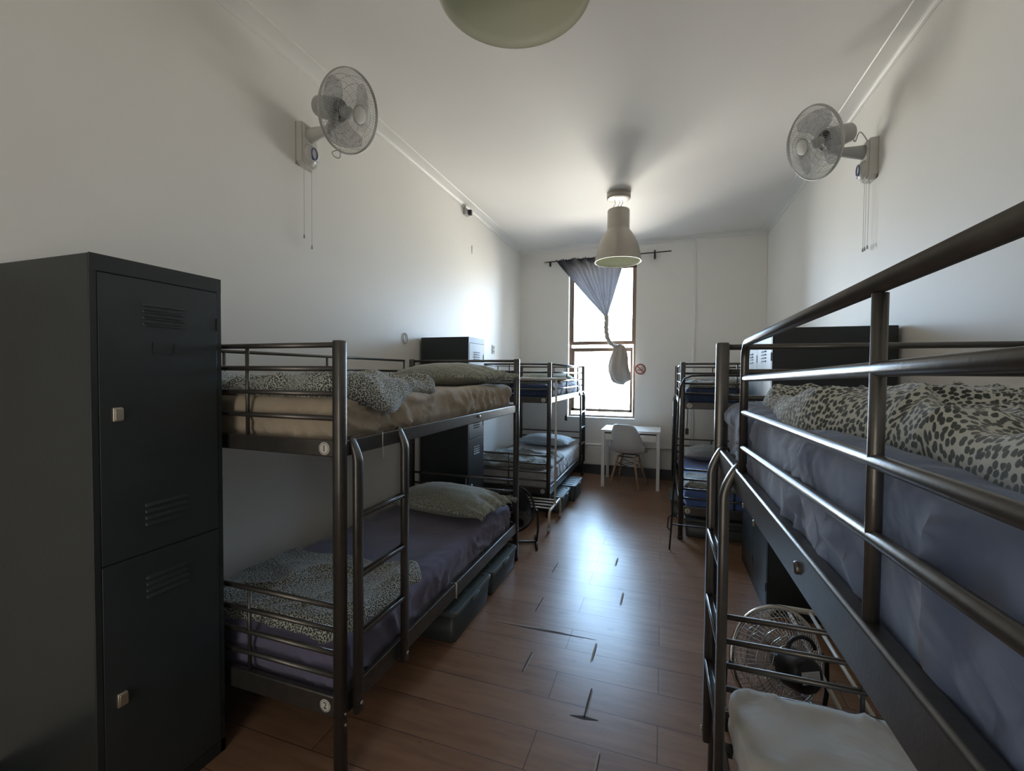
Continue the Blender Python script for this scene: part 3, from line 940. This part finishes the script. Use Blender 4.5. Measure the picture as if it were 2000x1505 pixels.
def wall_fan(label, wx, wy, wz, s, c, axis, cords, loop=False):
    """wall plate centred (wy, wz) on wall wx; s=+1 when the wall is on the left"""
    b = thing('wall_fan', label, 'fan', (wx, wy, wz), 0, 'white wall fans')
    cl = Vector(c) - Vector((wx, wy, wz))
    # plate: tapered wedge with clipped lower corners
    m_ = MB()
    hw, t0, t1 = .062, .045, .085
    m_.prism([(0, -hw, .125), (0, -hw, -.105), (0, -hw + .03, -.13), (0, hw - .03, -.13), (0, hw, -.105), (0, hw, .125)], (s * t0, 0, 0))
    m_.prism([(s * t0, -hw + .012, .115), (s * t0, -hw + .012, -.10), (s * t0, -hw + .035, -.122), (s * t0, hw - .035, -.122), (s * t0, hw - .012, -.10), (s * t0, hw - .012, .115)], (s * .012, 0, 0))
    pl = m_.build('wall_plate', M_PLW, b)
    MB().box(min(0, -s * .0), max(0, s * .004), -hw - .003, hw + .003, -.128, .128).build('back_plate', M_PLG, b)
    # control bulge with the blue oval
    g = MB()
    g.lathe([(.0001, .03), (.03, .028), (.046, .014), (.050, 0)], n=28, mat=Matrix.Translation((s * .056, 0, -.055)) @ Matrix.Rotation(radians(90 * s), 4, 'Y') @ Matrix.Scale(1.25, 4, (1, 0, 0)))
    g.build('control_dome', M_PLW, b)
    oval = [(s * .0875, .024 * cos(a * pi / 16), -.052 + .034 * sin(a * pi / 16)) for a in range(32)]
    MB().tube(oval, .0028, n=6, closed=True).build('blue_oval_mark', M_BLUE, pl, label='dark blue oval printed on the control')
    MB().tube([(s * .078, -.034, -.058), (s * .083, -.012, -.086), (s * .080, .034, -.090)], [.002, .006, .002], n=6).build('blue_swoosh', M_BLUE, pl, label='blue printed stripe')
    # arm
    a = Vector(axis).normalized()
    tip = cl - a * .13
    m_ = MB()
    m_.tube([(s * .05, 0, .06), (s * .12, 0, .07), (s * .19, tip.y * .4, .075), Vector((tip.x - s * .0, tip.y, tip.z - .075))], [.045, .036, .027, .026], n=14, ref=(0, 0, 1))
    m_.tube([Vector((tip.x, tip.y, tip.z - .085)), Vector((tip.x, tip.y, tip.z - .02))], [.024, .03], n=14)
    m_.build('arm', M_PLG if s < 0 else M_PLW, b)
    fan_head(b, cl, axis, .222, (M_WIRE, M_WIRE, M_BLADE, M_PLG), spin=.5 if s > 0 else 1.1)
    for yy, ln in cords:
        cb = MB().tube([(s * .03, yy, -.125), (s * .03, yy, -.125 - ln)], .0011, n=5).build('pull_cord', M_PLG, b)
        MB().tube([(s * .03, yy, -.125 - ln - .022), (s * .03, yy, -.125 - ln)], [.0055, .0045], n=10).build('cord_end', M_PLG, cb)
    # slack cable behind the head
    if loop:
        pts = []
        for i in range(26):
            t = i / 25
            pts.append(Vector((s * (.03 + .16 * t), .01 + .02 * sin(9 * t), .125 + .085 * abs(sin(t * pi * 2.0)) * (1 - .2 * t))))
        MB().tube(pts, .0038, n=6).build('power_cable', M_PLG, b)
    else:
        pts = [cl - a * .10 + Vector((0.03 * s * sin(i / 12 * 2 * pi), 0.012 * cos(i / 12 * 4 * pi), -.23 - .025 * (1 - cos(i / 12 * 2 * pi)))) for i in range(13)]
        MB().tube(pts, .003, n=6).build('power_cable', M_PLG, b)
    return b
wall_fan('white caged fan on the left wall above the near bunk', XL, 2.22, 2.868, 1, (-1.79, 2.215, 3.015), (.93, -.06, -.36), ((-.028, .42), (.035, .47)))
wall_fan('white caged fan on the right wall with slack cable on its arm', XR, 3.49, 2.865, -1, (.90, 3.40, 2.985), (-.86, -.36, -.32), ((-.02, .42), (.02, .42), (.05, .42)), loop=True)

# ------------------------------------------------------------------ pendant lamps
def pendant(label, x, y):
    b = thing('ceiling_lamp', label, 'lamp', (x, y, 0), 0, 'bell shaped ceiling lamps')
    MB().lathe([(.0001, ZC - .062), (.108, ZC - .062), (.120, ZC - .056), (.122, ZC - .045), (.122, ZC - .004), (.118, ZC), (.0001, ZC)], n=48).build('canopy', M_LAMP, b)
    m_ = MB()
    for k, off in enumerate((-.045, .0, .03)):
        m_.tube([(off, .01 * k, ZC - .06), (off + .012, .01, ZC - .10), (off - .006, 0, ZC - .13), (off + .004, 0, ZC - .175)], .0028, n=6)
    m_.build('wires', M_BLK, b)
    outer = [(.0001, 3.200), (.095, 3.200), (.110, 3.194), (.114, 3.182), (.114, 3.000), (.117, 2.985), (.140, 2.955), (.170, 2.905), (.196, 2.850), (.214, 2.795), (.227, 2.740), (.234, 2.690), (.236, 2.668), (.240, 2.662), (.240, 2.654)]
    inner = [(.240, 2.654), (.233, 2.654), (.228, 2.690), (.221, 2.740), (.208, 2.795), (.190, 2.850), (.164, 2.900), (.134, 2.948), (.110, 2.975), (.106, 3.0), (.106, 3.18), (.0001, 3.185)]
    MB().lathe(outer, n=64).build('lamp_shade', M_LAMP, b)
    MB().lathe(inner, n=64).build('shade_lining', M_LAMPIN, b, label='pale enamel inside of the shade')
    MB().tube([(0, 0, 3.18), (0, 0, 3.05)], .022, n=16).build('lamp_socket', M_PLW, b)
    MB().lathe([(.0001, 3.06), (.016, 3.055), (.02, 3.03), (.033, 2.99), (.036, 2.965), (.03, 2.94), (.015, 2.925), (.0001, 2.922)], n=24).build('light_bulb', M_BULB, b)
    return b
pendant('brushed bell-shaped lamp hanging in front of the window', -.475, 4.80)
pendant('bell-shaped lamp cut off by the top edge of the photo', -.455, 1.325)

# ------------------------------------------------------------------ curtain rod and curtain
rod = thing('curtain_rod', 'black curtain rod above the window, with T-shaped right bracket', 'curtain rod', (0, YB, 3.165))
MB().tube([(-1.71, -.075, -.010), (.075, -.075, .018)], .0075, n=10).build('rod', M_BLKMETAL, rod)
MB().tube([(-1.735, -.075, -.011), (-1.70, -.075, -.010)], [.014, .014], n=12).build('finial', M_CHROME, rod)
MB().tube([(-1.65, -.080, -.012), (-1.655, -.03, -.012), (-1.66, -.001, -.03)], .009, n=8).box(-1.675, -1.645, -.006, 0, -.06, .01).build('bracket', M_BLKMETAL, rod)
MB().box(-.155, -.133, -.086, -.064, -.075, .045).box(-.152, -.136, -.07, 0, -.02, .0).box(-.157, -.131, -.006, 0, -.06, .02).build('bracket', M_BLKMETAL, rod)

bm = bmesh.new(); g = {}
NU, NV = 90, 60
tops = [(3.165, -1.560, -.600), (3.0, -1.42, -.585), (2.84, -1.285, -.632), (2.70, -1.165, -.672), (2.57, -1.055, -.708), (2.45, -.945, -.745), (2.34, -.850, -.775), (2.29, -.822, -.782)]
def lerp_tab(z):
    for i in range(len(tops) - 1):
        if tops[i][0] >= z >= tops[i + 1][0]:
            t = (tops[i][0] - z) / (tops[i][0] - tops[i + 1][0])
            return tops[i][1] + t * (tops[i + 1][1] - tops[i][1]), tops[i][2] + t * (tops[i + 1][2] - tops[i][2])
    return tops[-1][1:]
for j in range(NV + 1):
    v = j / NV
    z = 3.165 - v * (3.165 - 2.29)
    xa, xb = lerp_tab(z)
    for i in range(NU + 1):
        u = i / NU
        amp = .020 * (1 - v) ** .5 + .010
        ph = u * 2 * pi * 6 + 1.3 * noise.noise(Vector((u * 4, v * 2, 3)))
        ruff = .010 * max(0, 1 - v * 14) * sin(u * 2 * pi * 26)
        dep = -.075 + amp * sin(ph) * (.35 + .65 * (1 - v)) + .03 * noise.noise(Vector((u * 5, v * 1.2, 0)))
        if v > .6:
            tt = (v - .6) / .4
            dep = dep * (1 - tt) + tt * (-.07 + (.022 + .02 * (1 - tt)) * cos(u * 2 * pi * 2.2))
        g[i, j] = bm.verts.new(Vector((xa + (xb - xa) * u, dep - .005, z - 3.165 + ruff + .012 * max(0, 1 - v * 14))))
for i in range(NU):
    for j in range(NV):
        f = bm.faces.new((g[i, j], g[i, j + 1], g[i + 1, j + 1], g[i + 1, j])); f.smooth = True
bmesh.ops.solidify(bm, geom=bm.faces[:], thickness=.003)
cur = thing('curtain', 'grey curtain gathered and knotted in the window', 'curtain', (0, YB, 3.165))
t_ = MB(); t_.bm.free(); t_.bm = bm
t_.build('curtain_panel', M_CURT, cur)
# twisted tail
pts = [(-.800, -.075, -.84), (-.797, -.078, -.92), (-.800, -.082, -1.0), (-.795, -.085, -1.08), (-.778, -.088, -1.17), (-.735, -.09, -1.245), (-.680, -.09, -1.285), (-.620, -.09, -1.290)]
m_ = MB()
fine = []
for i in range(len(pts) - 1):
    for k in range(6):
        fine.append(Vector(pts[i]).lerp(Vector(pts[i + 1]), k / 6))
fine.append(Vector(pts[-1]))
m_.tube(fine, [.028 + .005 * sin(i * .9) for i in range(len(fine))], n=12)
for k in range(3):
    tw = []
    for i, p in enumerate(fine):
        a = i * .42 + k * 2.09
        tw.append(p + Vector((cos(a) * .020, sin(a) * .016, 0)))
    m_.tube(tw, .015, n=7)
m_.build('twisted_tail', M_CURT_BACKLIT, cur, label='curtain tail twisted into a rope, backlight painted in beige')
# bundle hanging over the sash
bm = bmesh.new(); g = {}
NA, NZ = 56, 30
prof = [(-1.262, .030, .022, -.60), (-1.275, .065, .040, -.60), (-1.31, .095, .052, -.605), (-1.38, .125, .062, -.61), (-1.46, .145, .070, -.615), (-1.54, .160, .075, -.620), (-1.62, .175, .078, -.615), (-1.69, .178, .075, -.590), (-1.74, .168, .070, -.580), (-1.775, .150, .060, -.565), (-1.80, .10, .040, -.545), (-1.808, .03, .015, -.53)]
for j, (z, rx, ry, xc) in enumerate(prof):
    for i in range(NA):
        a = 2 * pi * i / NA
        k = 1 + .12 * sin(a * 5 + z * 4) + .07 * sin(a * 9 - z * 9) * (1 if j < 9 else .4)
        zz = z + (.035 * sin(a + 2.2) if j > 5 else 0)
        g[i, j] = bm.verts.new(Vector((xc + rx * .78 * k * cos(a), -.085 + ry * k * sin(a), zz)))
for j in range(len(prof) - 1):
    for i in range(NA):
        f = bm.faces.new((g[i, j], g[(i + 1) % NA, j], g[(i + 1) % NA, j + 1], g[i, j + 1])); f.smooth = True
bm.faces.new([g[i, 0] for i in range(NA)]); bm.faces.new([g[i, len(prof) - 1] for i in range(NA)][::-1])
bmesh.ops.subdivide_edges(bm, edges=bm.edges[:], cuts=1, use_grid_fill=True, smooth=1.0)
t_ = MB(); t_.bm.free(); t_.bm = bm
t_.build('curtain_bundle', M_CURT_BACKLIT, cur, label='curtain bundled over the sash, backlight painted in beige')
MB().tube([(-.70, -.10, -1.262), (-.66, -.125, -1.275), (-.62, -.13, -1.272), (-.58, -.12, -1.262)], .014, n=8, sx=.35).build('printed_tie', M_SPOTF, cur, label='patterned strip tying the curtain')

# ------------------------------------------------------------------ no-smoking sign
sg = thing('no_smoking_sign', 'round red no smoking sign right of the window', 'sign', (-.318, YB, 1.552))
Rx = Matrix.Rotation(radians(90), 4, 'X')
MB().lathe([(.0001, .0015), (.074, .0015), (.076, 0)], n=48, mat=Rx).build('disc', M_STICK, sg)
MB().lathe([(.060, .0015), (.060, .003), (.076, .003), (.076, .0015)], n=48, mat=Rx).build('red_ring', M_RED, sg)
MB().xf(Matrix()).box(-.062, .062, -.0030, -.0016, -.006, .006).xf(Matrix.Rotation(radians(45), 4, 'Y')).build('red_bar', M_RED, sg)
MB().box(-.038, .024, -.0026, -.0014, -.018, -.006).box(.028, .036, -.0026, -.0014, -.018, -.006).tube([(.03, -.002, .0), (.022, -.002, .012), (.034, -.002, .022), (.02, -.002, .036)], .003, n=5).build('cigarette_symbol', M_RED, sg)

# ------------------------------------------------------------------ wall bits
o = thing('wall_socket', 'small square socket on the left wall near the window corner', 'socket', (XL, 5.47, 1.79))
MB().box(0, .010, -.042, .042, -.058, .058, bev=.004).build('face_plate', M_PLW, o)
for yy in (-.018, .018):
    for zz in (-.025, .025):
        MB().box(.010, .014, yy - .012, yy + .012, zz - .017, zz + .017, bev=.002).build('switch', M_PLG, o)
o = thing('motion_sensor', 'small grey sensor high on the left wall by the cornice', 'sensor', (XL, 4.58, 3.285))
MB().box(0, .035, -.05, .05, -.045, .03, bev=.006).build('housing', M_PLG, o)
MB().box(.035, .07, .012, .05, -.035, .025, bev=.006).build('lens', M_BLK, o)
MB().tube([(.01, -.02, .03), (.015, .0, .08), (.03, .03, .10)], .006, n=6).tube([(.01, -.01, .03), (.012, -.06, .09)], .006, n=6).build('bracket', M_PLG, o)
o = MB().box(0, .008, -.012, .012, -.045, .045, bev=.003).build('wall_clip', M_TRIMW)
o.location = (XL, 4.78, 2.915); tag(o, 'tiny white clip on the left wall below the sensor', 'clip')
o = MB().tube([(.006, .035 * cos(radians(a)), .045 * sin(radians(a))) for a in range(-60, 260, 20)], .0035, n=6).box(0, .01, -.008, .008, -.05, -.04).build('cable_hook', M_PLG)
o.location = (XL, 3.36, 1.775); tag(o, 'thin curved hook on the left wall above the bunk rail', 'hook')
o = MB().tube([(0, 0, -.012), (0, 0, 0)], .05, n=20, sx=.7).build('smoke_mark_plate', M_TRIMW)
bpy.data.objects.remove(o, do_unlink=True)
# white boxed socket strip on the back wall behind the far right bunk
o = thing('cable_trunking', 'white vertical trunking on the back wall behind the far right bunk', 'trunking', (.335, YB, .62))
MB().box(-.035, .035, -.022, 0, -.185, .60, bev=.003).build('cover', M_WHITE, o)

def cord(label, pts, plug, r=.0045, grp='black cords hanging under the upper bunks'):
    b = thing('charger_cord', label, 'cord', pts[0], 0, grp)
    P0 = Vector(pts[0])
    fine = []
    for i in range(len(pts) - 1):
        for k in range(5):
            fine.append(Vector(pts[i]).lerp(Vector(pts[i + 1]), k / 5) - P0)
    fine.append(Vector(pts[-1]) - P0)
    MB().tube(fine, r, n=6).build('cable', M_BLK, b)
    e = Vector(pts[-1]) - P0
    if plug:
        MB().box(e.x - .02, e.x + .02, e.y - .014, e.y + .014, e.z - .065, e.z + .01, bev=.008).build('adaptor', M_BLK, b)
    return b
cord('black cord with adaptor dangling under the upper far left bunk by the window', [(-1.36, 6.35, 1.56), (-1.362, 6.35, 1.20), (-1.37, 6.35, 1.12), (-1.345, 6.35, 1.06), (-1.335, 6.35, .86)], True)
cord('black cord hanging at the near end of the far left bunk', [(-1.66, 5.2, 1.17), (-1.68, 5.2, 1.08), (-1.70, 5.2, 1.0)], True)
cord('black cord with adaptor hanging inside the far right bunk', [(.29, 5.9, 1.17), (.288, 5.9, 1.0), (.285, 5.9, .80)], True)

# ------------------------------------------------------------------ desk and chair
dk = thing('desk', 'small white desk with a drawer under the window', 'desk', (-.395, 5.87, 0))
MB().box(-.37, .37, 0, .58, .718, .75, bev=.002).build('desk_top', M_WHITE, dk)
MB().box(-.365, -.325, .0, .04, 0, .718, bev=.002).build('leg', M_WHITE, dk)
MB().box(.325, .365, .0, .04, 0, .718, bev=.002).build('leg', M_WHITE, dk)
MB().box(-.365, -.325, .54, .58, 0, .718, bev=.002).build('leg', M_WHITE, dk)
MB().box(.325, .365, .54, .58, 0, .718, bev=.002).build('leg', M_WHITE, dk)
MB().box(-.325, .325, .02, .56, .622, .702).build('drawer_case', M_WHITE, dk)
MB().box(-.32, .32, .002, .02, .618, .700, bev=.002).build('drawer', M_WHITE, dk)
MB().box(-.325, .325, .01, .56, .703, .718).build('shadow_gap', M_GAP, dk)

ch = thing('chair', 'white moulded chair with splayed wooden legs at the desk', 'chair', (-.425, 6.03, 0), radians(-13))
# shell: profile from the seat front (far side, +y) to the top of the back (-y)
pr = [(.235, .415, .185, .010), (.215, .440, .205, .012), (.16, .445, .220, .025), (.08, .438, .228, .040), (.0, .432, .232, .055), (-.08, .438, .234, .075), (-.14, .462, .235, .100), (-.180, .505, .232, .120), (-.205, .565, .222, .120), (-.222, .630, .205, .105), (-.236, .700, .185, .085), (-.248, .765, .160, .062), (-.257, .805, .138, .045), (-.262, .826, .110, .030), (-.264, .834, .070, .015)]
bm = bmesh.new(); g = {}
NU = 26
PR = []
for i in range(len(pr) - 1):
    for k in range(3):
        PR.append(tuple(pr[i][q] + (pr[i + 1][q] - pr[i][q]) * k / 3 for q in range(4)))
PR.append(pr[-1])
for j, (y, z, hw, cv) in enumerate(PR):
    # normal direction in the y-z plane
    a_, b_ = PR[max(0, j - 1)], PR[min(len(PR) - 1, j + 1)]
    ty, tz = b_[0] - a_[0], b_[1] - a_[1]; l_ = sqrt(ty * ty + tz * tz)
    ny_, nz_ = -tz / l_, ty / l_
    if nz_ < 0 and abs(nz_) > abs(ny_): ny_, nz_ = -ny_, -nz_
    if ny_ < 0: ny_, nz_ = -ny_, -nz_
    if z < .45 and y > -.1: ny_, nz_ = 0, 1
    for i in range(NU + 1):
        s_ = 2 * i / NU - 1
        d_ = cv * abs(s_) ** 2.4
        g[i, j] = bm.verts.new(Vector((hw * sin(s_ * pi / 2 * .96), y + ny_ * d_, z + nz_ * d_)))
for i in range(NU):
    for j in range(len(PR) - 1):
        f = bm.faces.new((g[i, j], g[i + 1, j], g[i + 1, j + 1], g[i, j + 1])); f.smooth = True
bmesh.ops.recalc_face_normals(bm, faces=bm.faces)
bmesh.ops.solidify(bm, geom=bm.faces[:], thickness=.006)
t_ = MB(); t_.bm.free(); t_.bm = bm
t_.build('shell_seat', M_SHELL, ch)
for sx_, sy_ in ((-1, -1), (1, -1), (-1, 1), (1, 1)):
    MB().tube([(sx_ * .105, sy_ * .10, .405), (sx_ * .150, sy_ * .145, .20), (sx_ * .195, sy_ * .195, 0)], [.015, .0145, .009], n=12).build('leg', M_WOOD, ch)
m_ = MB()
for sy_ in (-1, 1):
    m_.tube([(-.125, sy_ * .12, .33), (.138, sy_ * .133, .24)], .0035, n=6).tube([(.125, sy_ * .12, .33), (-.138, sy_ * .133, .24)], .0035, n=6)
    m_.tube([(sy_ * .12, -.125, .33), (sy_ * .133, .138, .24)], .0035, n=6).tube([(sy_ * .12, .125, .33), (sy_ * .133, -.138, .24)], .0035, n=6)
    m_.tube([(-.11, sy_ * .105, .40), (.11, sy_ * .105, .40)], .006, n=6).tube([(sy_ * .105, -.11, .40), (sy_ * .105, .11, .40)], .006, n=6)
m_.build('wire_brace', M_BLKMETAL, ch)

# ------------------------------------------------------------------ storage boxes
def bin_(label, x1, y0, y1, depth, H, sgn=1, bin_m=None):
    """aisle face at x1; box extends away from the aisle (sgn=+1: towards -x)"""
    b = thing('storage_box', label, 'storage box', (x1, y0, 0), 0, 'lidded storage boxes under the bunks')
    w = y1 - y0
    bm_ = MB()
    X = -sgn
    tp = .018
    def rr(x0, xx, yy0, yy1, z, r=.03):
        pts = []
        for cx, cy, a0 in ((xx - r, yy1 - r, 0), (x0 + r, yy1 - r, 90), (x0 + r, yy0 + r, 180), (xx - r, yy0 + r, 270)):
            for k in range(5):
                a = radians(a0 + k * 22.5)
                pts.append((cx + r * cos(a), cy + r * sin(a), z))
        return pts
    xa, xb = (min(0, X * depth), max(0, X * depth))
    secs = [rr(xa + tp, xb - tp, tp, w - tp, 0.0), rr(xa + tp * .9, xb - tp * .9, tp * .9, w - tp * .9, .008), rr(xa + .006, xb - .006, .006, w - .006, H - .022)]
    rings = [[bm_.bm.verts.new(p) for p in s_] for s_ in secs]
    for i in range(2):
        n = len(rings[i])
        for j in range(n):
            f = bm_.bm.faces.new((rings[i][j], rings[i][(j + 1) % n], rings[i + 1][(j + 1) % n], rings[i + 1][j])); f.smooth = True
    bm_.bm.faces.new(rings[0][::-1]); bm_.bm.faces.new(rings[-1])
    bm_.build('tub', M_BIN, b)
    ld = MB()
    secs = [rr(xa, xb, 0, w, H - .026), rr(xa, xb, 0, w, H - .008), rr(xa + .006, xb - .006, .006, w - .006, H - .002), rr(xa + .03, xb - .03, .03, w - .03, H - .002), rr(xa + .036, xb - .036, .036, w - .036, H - .009)]
    rings = [[ld.bm.verts.new(p) for p in s_] for s_ in secs]
    for i in range(4):
        n = len(rings[i])
        for j in range(n):
            f = ld.bm.faces.new((rings[i][j], rings[i][(j + 1) % n], rings[i + 1][(j + 1) % n], rings[i + 1][j]))
    ld.bm.faces.new(rings[0][::-1]); ld.bm.faces.new(rings[-1])
    for k in range(4):
        ld.box(xa + .06, xb - .06, w * (k + 1) / 5 - .006, w * (k + 1) / 5 + .006, H - .009, H - .005)
    ld.build('lid', M_BINLID, b)
    xh = 0 if sgn > 0 else 0
    MB().box(min(xh, xh + sgn * .008), max(xh, xh + sgn * .008), w / 2 - .05, w / 2 + .05, H - .034, H - .010, bev=.002).build('handle', M_BINLID, b)
    return b
bin_('grey lidded box under the near left bunk, nearer to the camera', -1.040, 2.135, 2.665, .42, .178)
bin_('grey lidded box under the near left bunk, farther of the two', -1.040, 2.685, 3.205, .42, .168)
bin_('grey lidded box under the far left bunk, behind the white rack foot', -.985, 4.56, 5.02, .42, .175)
bin_('grey lidded box under the far left bunk, the one nearest the window', -.935, 5.04, 5.52, .42, .185)
bin_('dark lidded box at the near end under the far right bunk', .200, 4.30, 4.82, .60, .175, sgn=-1)
bin_('grey lidded box poking out from under the far right bunk', .085, 4.86, 5.36, .42, .19, sgn=-1)

# ------------------------------------------------------------------ garment racks
def garment_rack(label, loc, rz, Ln, Hh, mat, foot=.50, slats=4, fh=.20, r=.0125):
    """local: length along -x from the foot at x=0"""
    b = thing('garment_rack', label, 'garment rack', loc, rz, 'white garment racks')
    for x in (0, -Ln):
        pts = []
        h = foot / 2
        rr = .05
        pts.append((x, -h, .045))
        for k in range(7):
            a = radians(180 - 15 * k)
            pts.append((x, -h + rr + rr * cos(a), fh - rr + rr * sin(a)))
        for k in range(7):
            a = radians(90 - 15 * k)
            pts.append((x, h - rr + rr * cos(a), fh - rr + rr * sin(a)))
        pts.append((x, h, .045))
        f = MB().tube(pts, r, n=12, ref=(1, 0, 0)).build('foot_tube', mat, b)
        for y in (-h, h):
            MB().tube([(x - .011, y, .024), (x + .011, y, .024)], .0235, n=20).tube([(x, y, .02), (x, y, .055)], .009, n=10).build('caster', M_PLG, f)
        tube_obj('upright', [(x, 0, fh), (x, 0, Hh)], r * .85, mat, b, n=12)
    tube_obj('hanging_bar', [(.10, 0, Hh), (-Ln - .06, 0, Hh)], r, mat, b, n=12)
    for k in range(slats):
        y = -foot / 2 + .09 + k * (foot - .18) / (slats - 1)
        tube_obj('base_slat', [(0, y, fh), (-Ln, y, fh)], r * .62, mat, b, n=8)
    return b
garment_rack('cream garment rack on casters between the two left bunks', (-.985, 4.21, 0), 0, .92, 1.425, M_RACK, foot=.47)
garment_rack('cream garment rack behind the near right bunk, in front of the double locker', (.82, 2.76, 0), radians(90), .86, 1.20, M_RACK, r=.0145, slats=4)

# black folding clothes rail by the far right bunk and the one behind the near left bunk
k = thing('clothes_rail', 'thin black clothes rail in front of the far right bunk', 'clothes rail', (0, 3.95, 0))
MB().tube([(.070, 0, .0), (.082, 0, .20), (.125, 0, 1.28), (.135, 0, 1.38), (.165, 0, 1.445), (.22, 0, 1.468), (.30, 0, 1.472), (.75, 0, 1.472), (.80, 0, 1.45), (.83, 0, 1.38), (.84, 0, 1.2), (.85, 0, 0.0)], .0075, n=8).build('rail_frame', M_BLKMETAL, k)
MB().tube([(.082, 0, .215), (.85, 0, .215)], .006, n=8).build('crossbar', M_BLKMETAL, k)
MB().tube([(.078, 0, .16), (.052, .015, .18), (.058, .01, .27), (.088, 0, .30)], .006, n=6).build('side_handle', M_BLKMETAL, k)

# ------------------------------------------------------------------ floor fans
def floor_fan(label, c, axis, R, wire, rimm, blade, body, sticker_=False, handle=True, nw=60):
    b = thing('floor_fan', label, 'fan', (c[0], c[1], 0), 0, 'round floor fans')
    cl = Vector((0, 0, c[2]))
    a = Vector(axis).normalized()
    m4 = fan_head(b, cl, axis, R, (wire, rimm, blade, body), badge=False, nw=nw, motor_len=.06, motor_r=.07, spin=.3, wr=.0016, motor_mat=body)
    side = a.cross(Vector((0, 0, 1))).normalized()
    # U-shaped stand
    P = [cl + side * (R + .012), cl + side * (R + .025) - Vector((0, 0, cl.z * .6))]
    fwd = Vector((a.x, a.y, 0)).normalized()
    for sg_ in (1, -1):
        sd = side * sg_
        MB().tube([cl + sd * (R + .006), cl + sd * (R + .03) + Vector((0, 0, -.02)), cl + sd * (R + .035) + Vector((0, 0, -cl.z * .6)), cl + sd * (R + .02) + Vector((0, 0, -cl.z + .012)) ], .010, n=8).build('stand_arm', M_BLKMETAL, b)
        pp = cl + sd * (R + .02) + Vector((0, 0, -cl.z + .011))
        MB().tube([pp + fwd * .16, pp - fwd * .16], .010, n=8).build('stand_foot', M_BLKMETAL, b)
    pb = cl + Vector((0, 0, -cl.z + .012))
    MB().tube([pb + side * (R + .02), pb - side * (R + .02)], .009, n=8).build('stand_crossbar', M_BLKMETAL, b)
    if handle:
        hp = [m4 @ Vector((.06 * cos(radians(q)), 0.085 + .05 * sin(radians(q)), -.155)) for q in range(0, 181, 20)]
        MB().tube(hp, .008, n=8).build('handle', M_BLK, b)
    if sticker_:
        # pale rating sticker on the motor cover
        mm = m4 @ Matrix.Translation((0, 0, -.187)) @ Matrix.Rotation(pi, 4, 'X')
        MB().box(-.038, .038, -.022, .022, 0, .0015).xf(mm).build('rating_sticker', M_STICK, b, label='small white rating sticker')
        t2 = MB()
        for q in range(4):
            t2.box(-.032, .012 + .004 * (q % 2), -.015 + q * .009, -.012 + q * .009, .0015, .0019)
        t2.xf(mm).build('fine_print', M_PLG, b)
    return b
floor_fan('chrome-caged floor fan behind the near right bunk, white sticker on its motor', (.475, 2.12, .275), (-.42, .86, -.22), .205, M_WIREC, M_WIREC, glassy('smoky_blade', (.30, .27, .27), .45, .1), M_BLK, True)
floor_fan('black round floor fan standing at the end of the near left bunk', (-1.235, 3.62, .30), (.30, -.93, .10), .20, M_WIREB, M_BLK, M_BLK, M_BLK, nw=90)
# black cable rising from behind the near left pillow
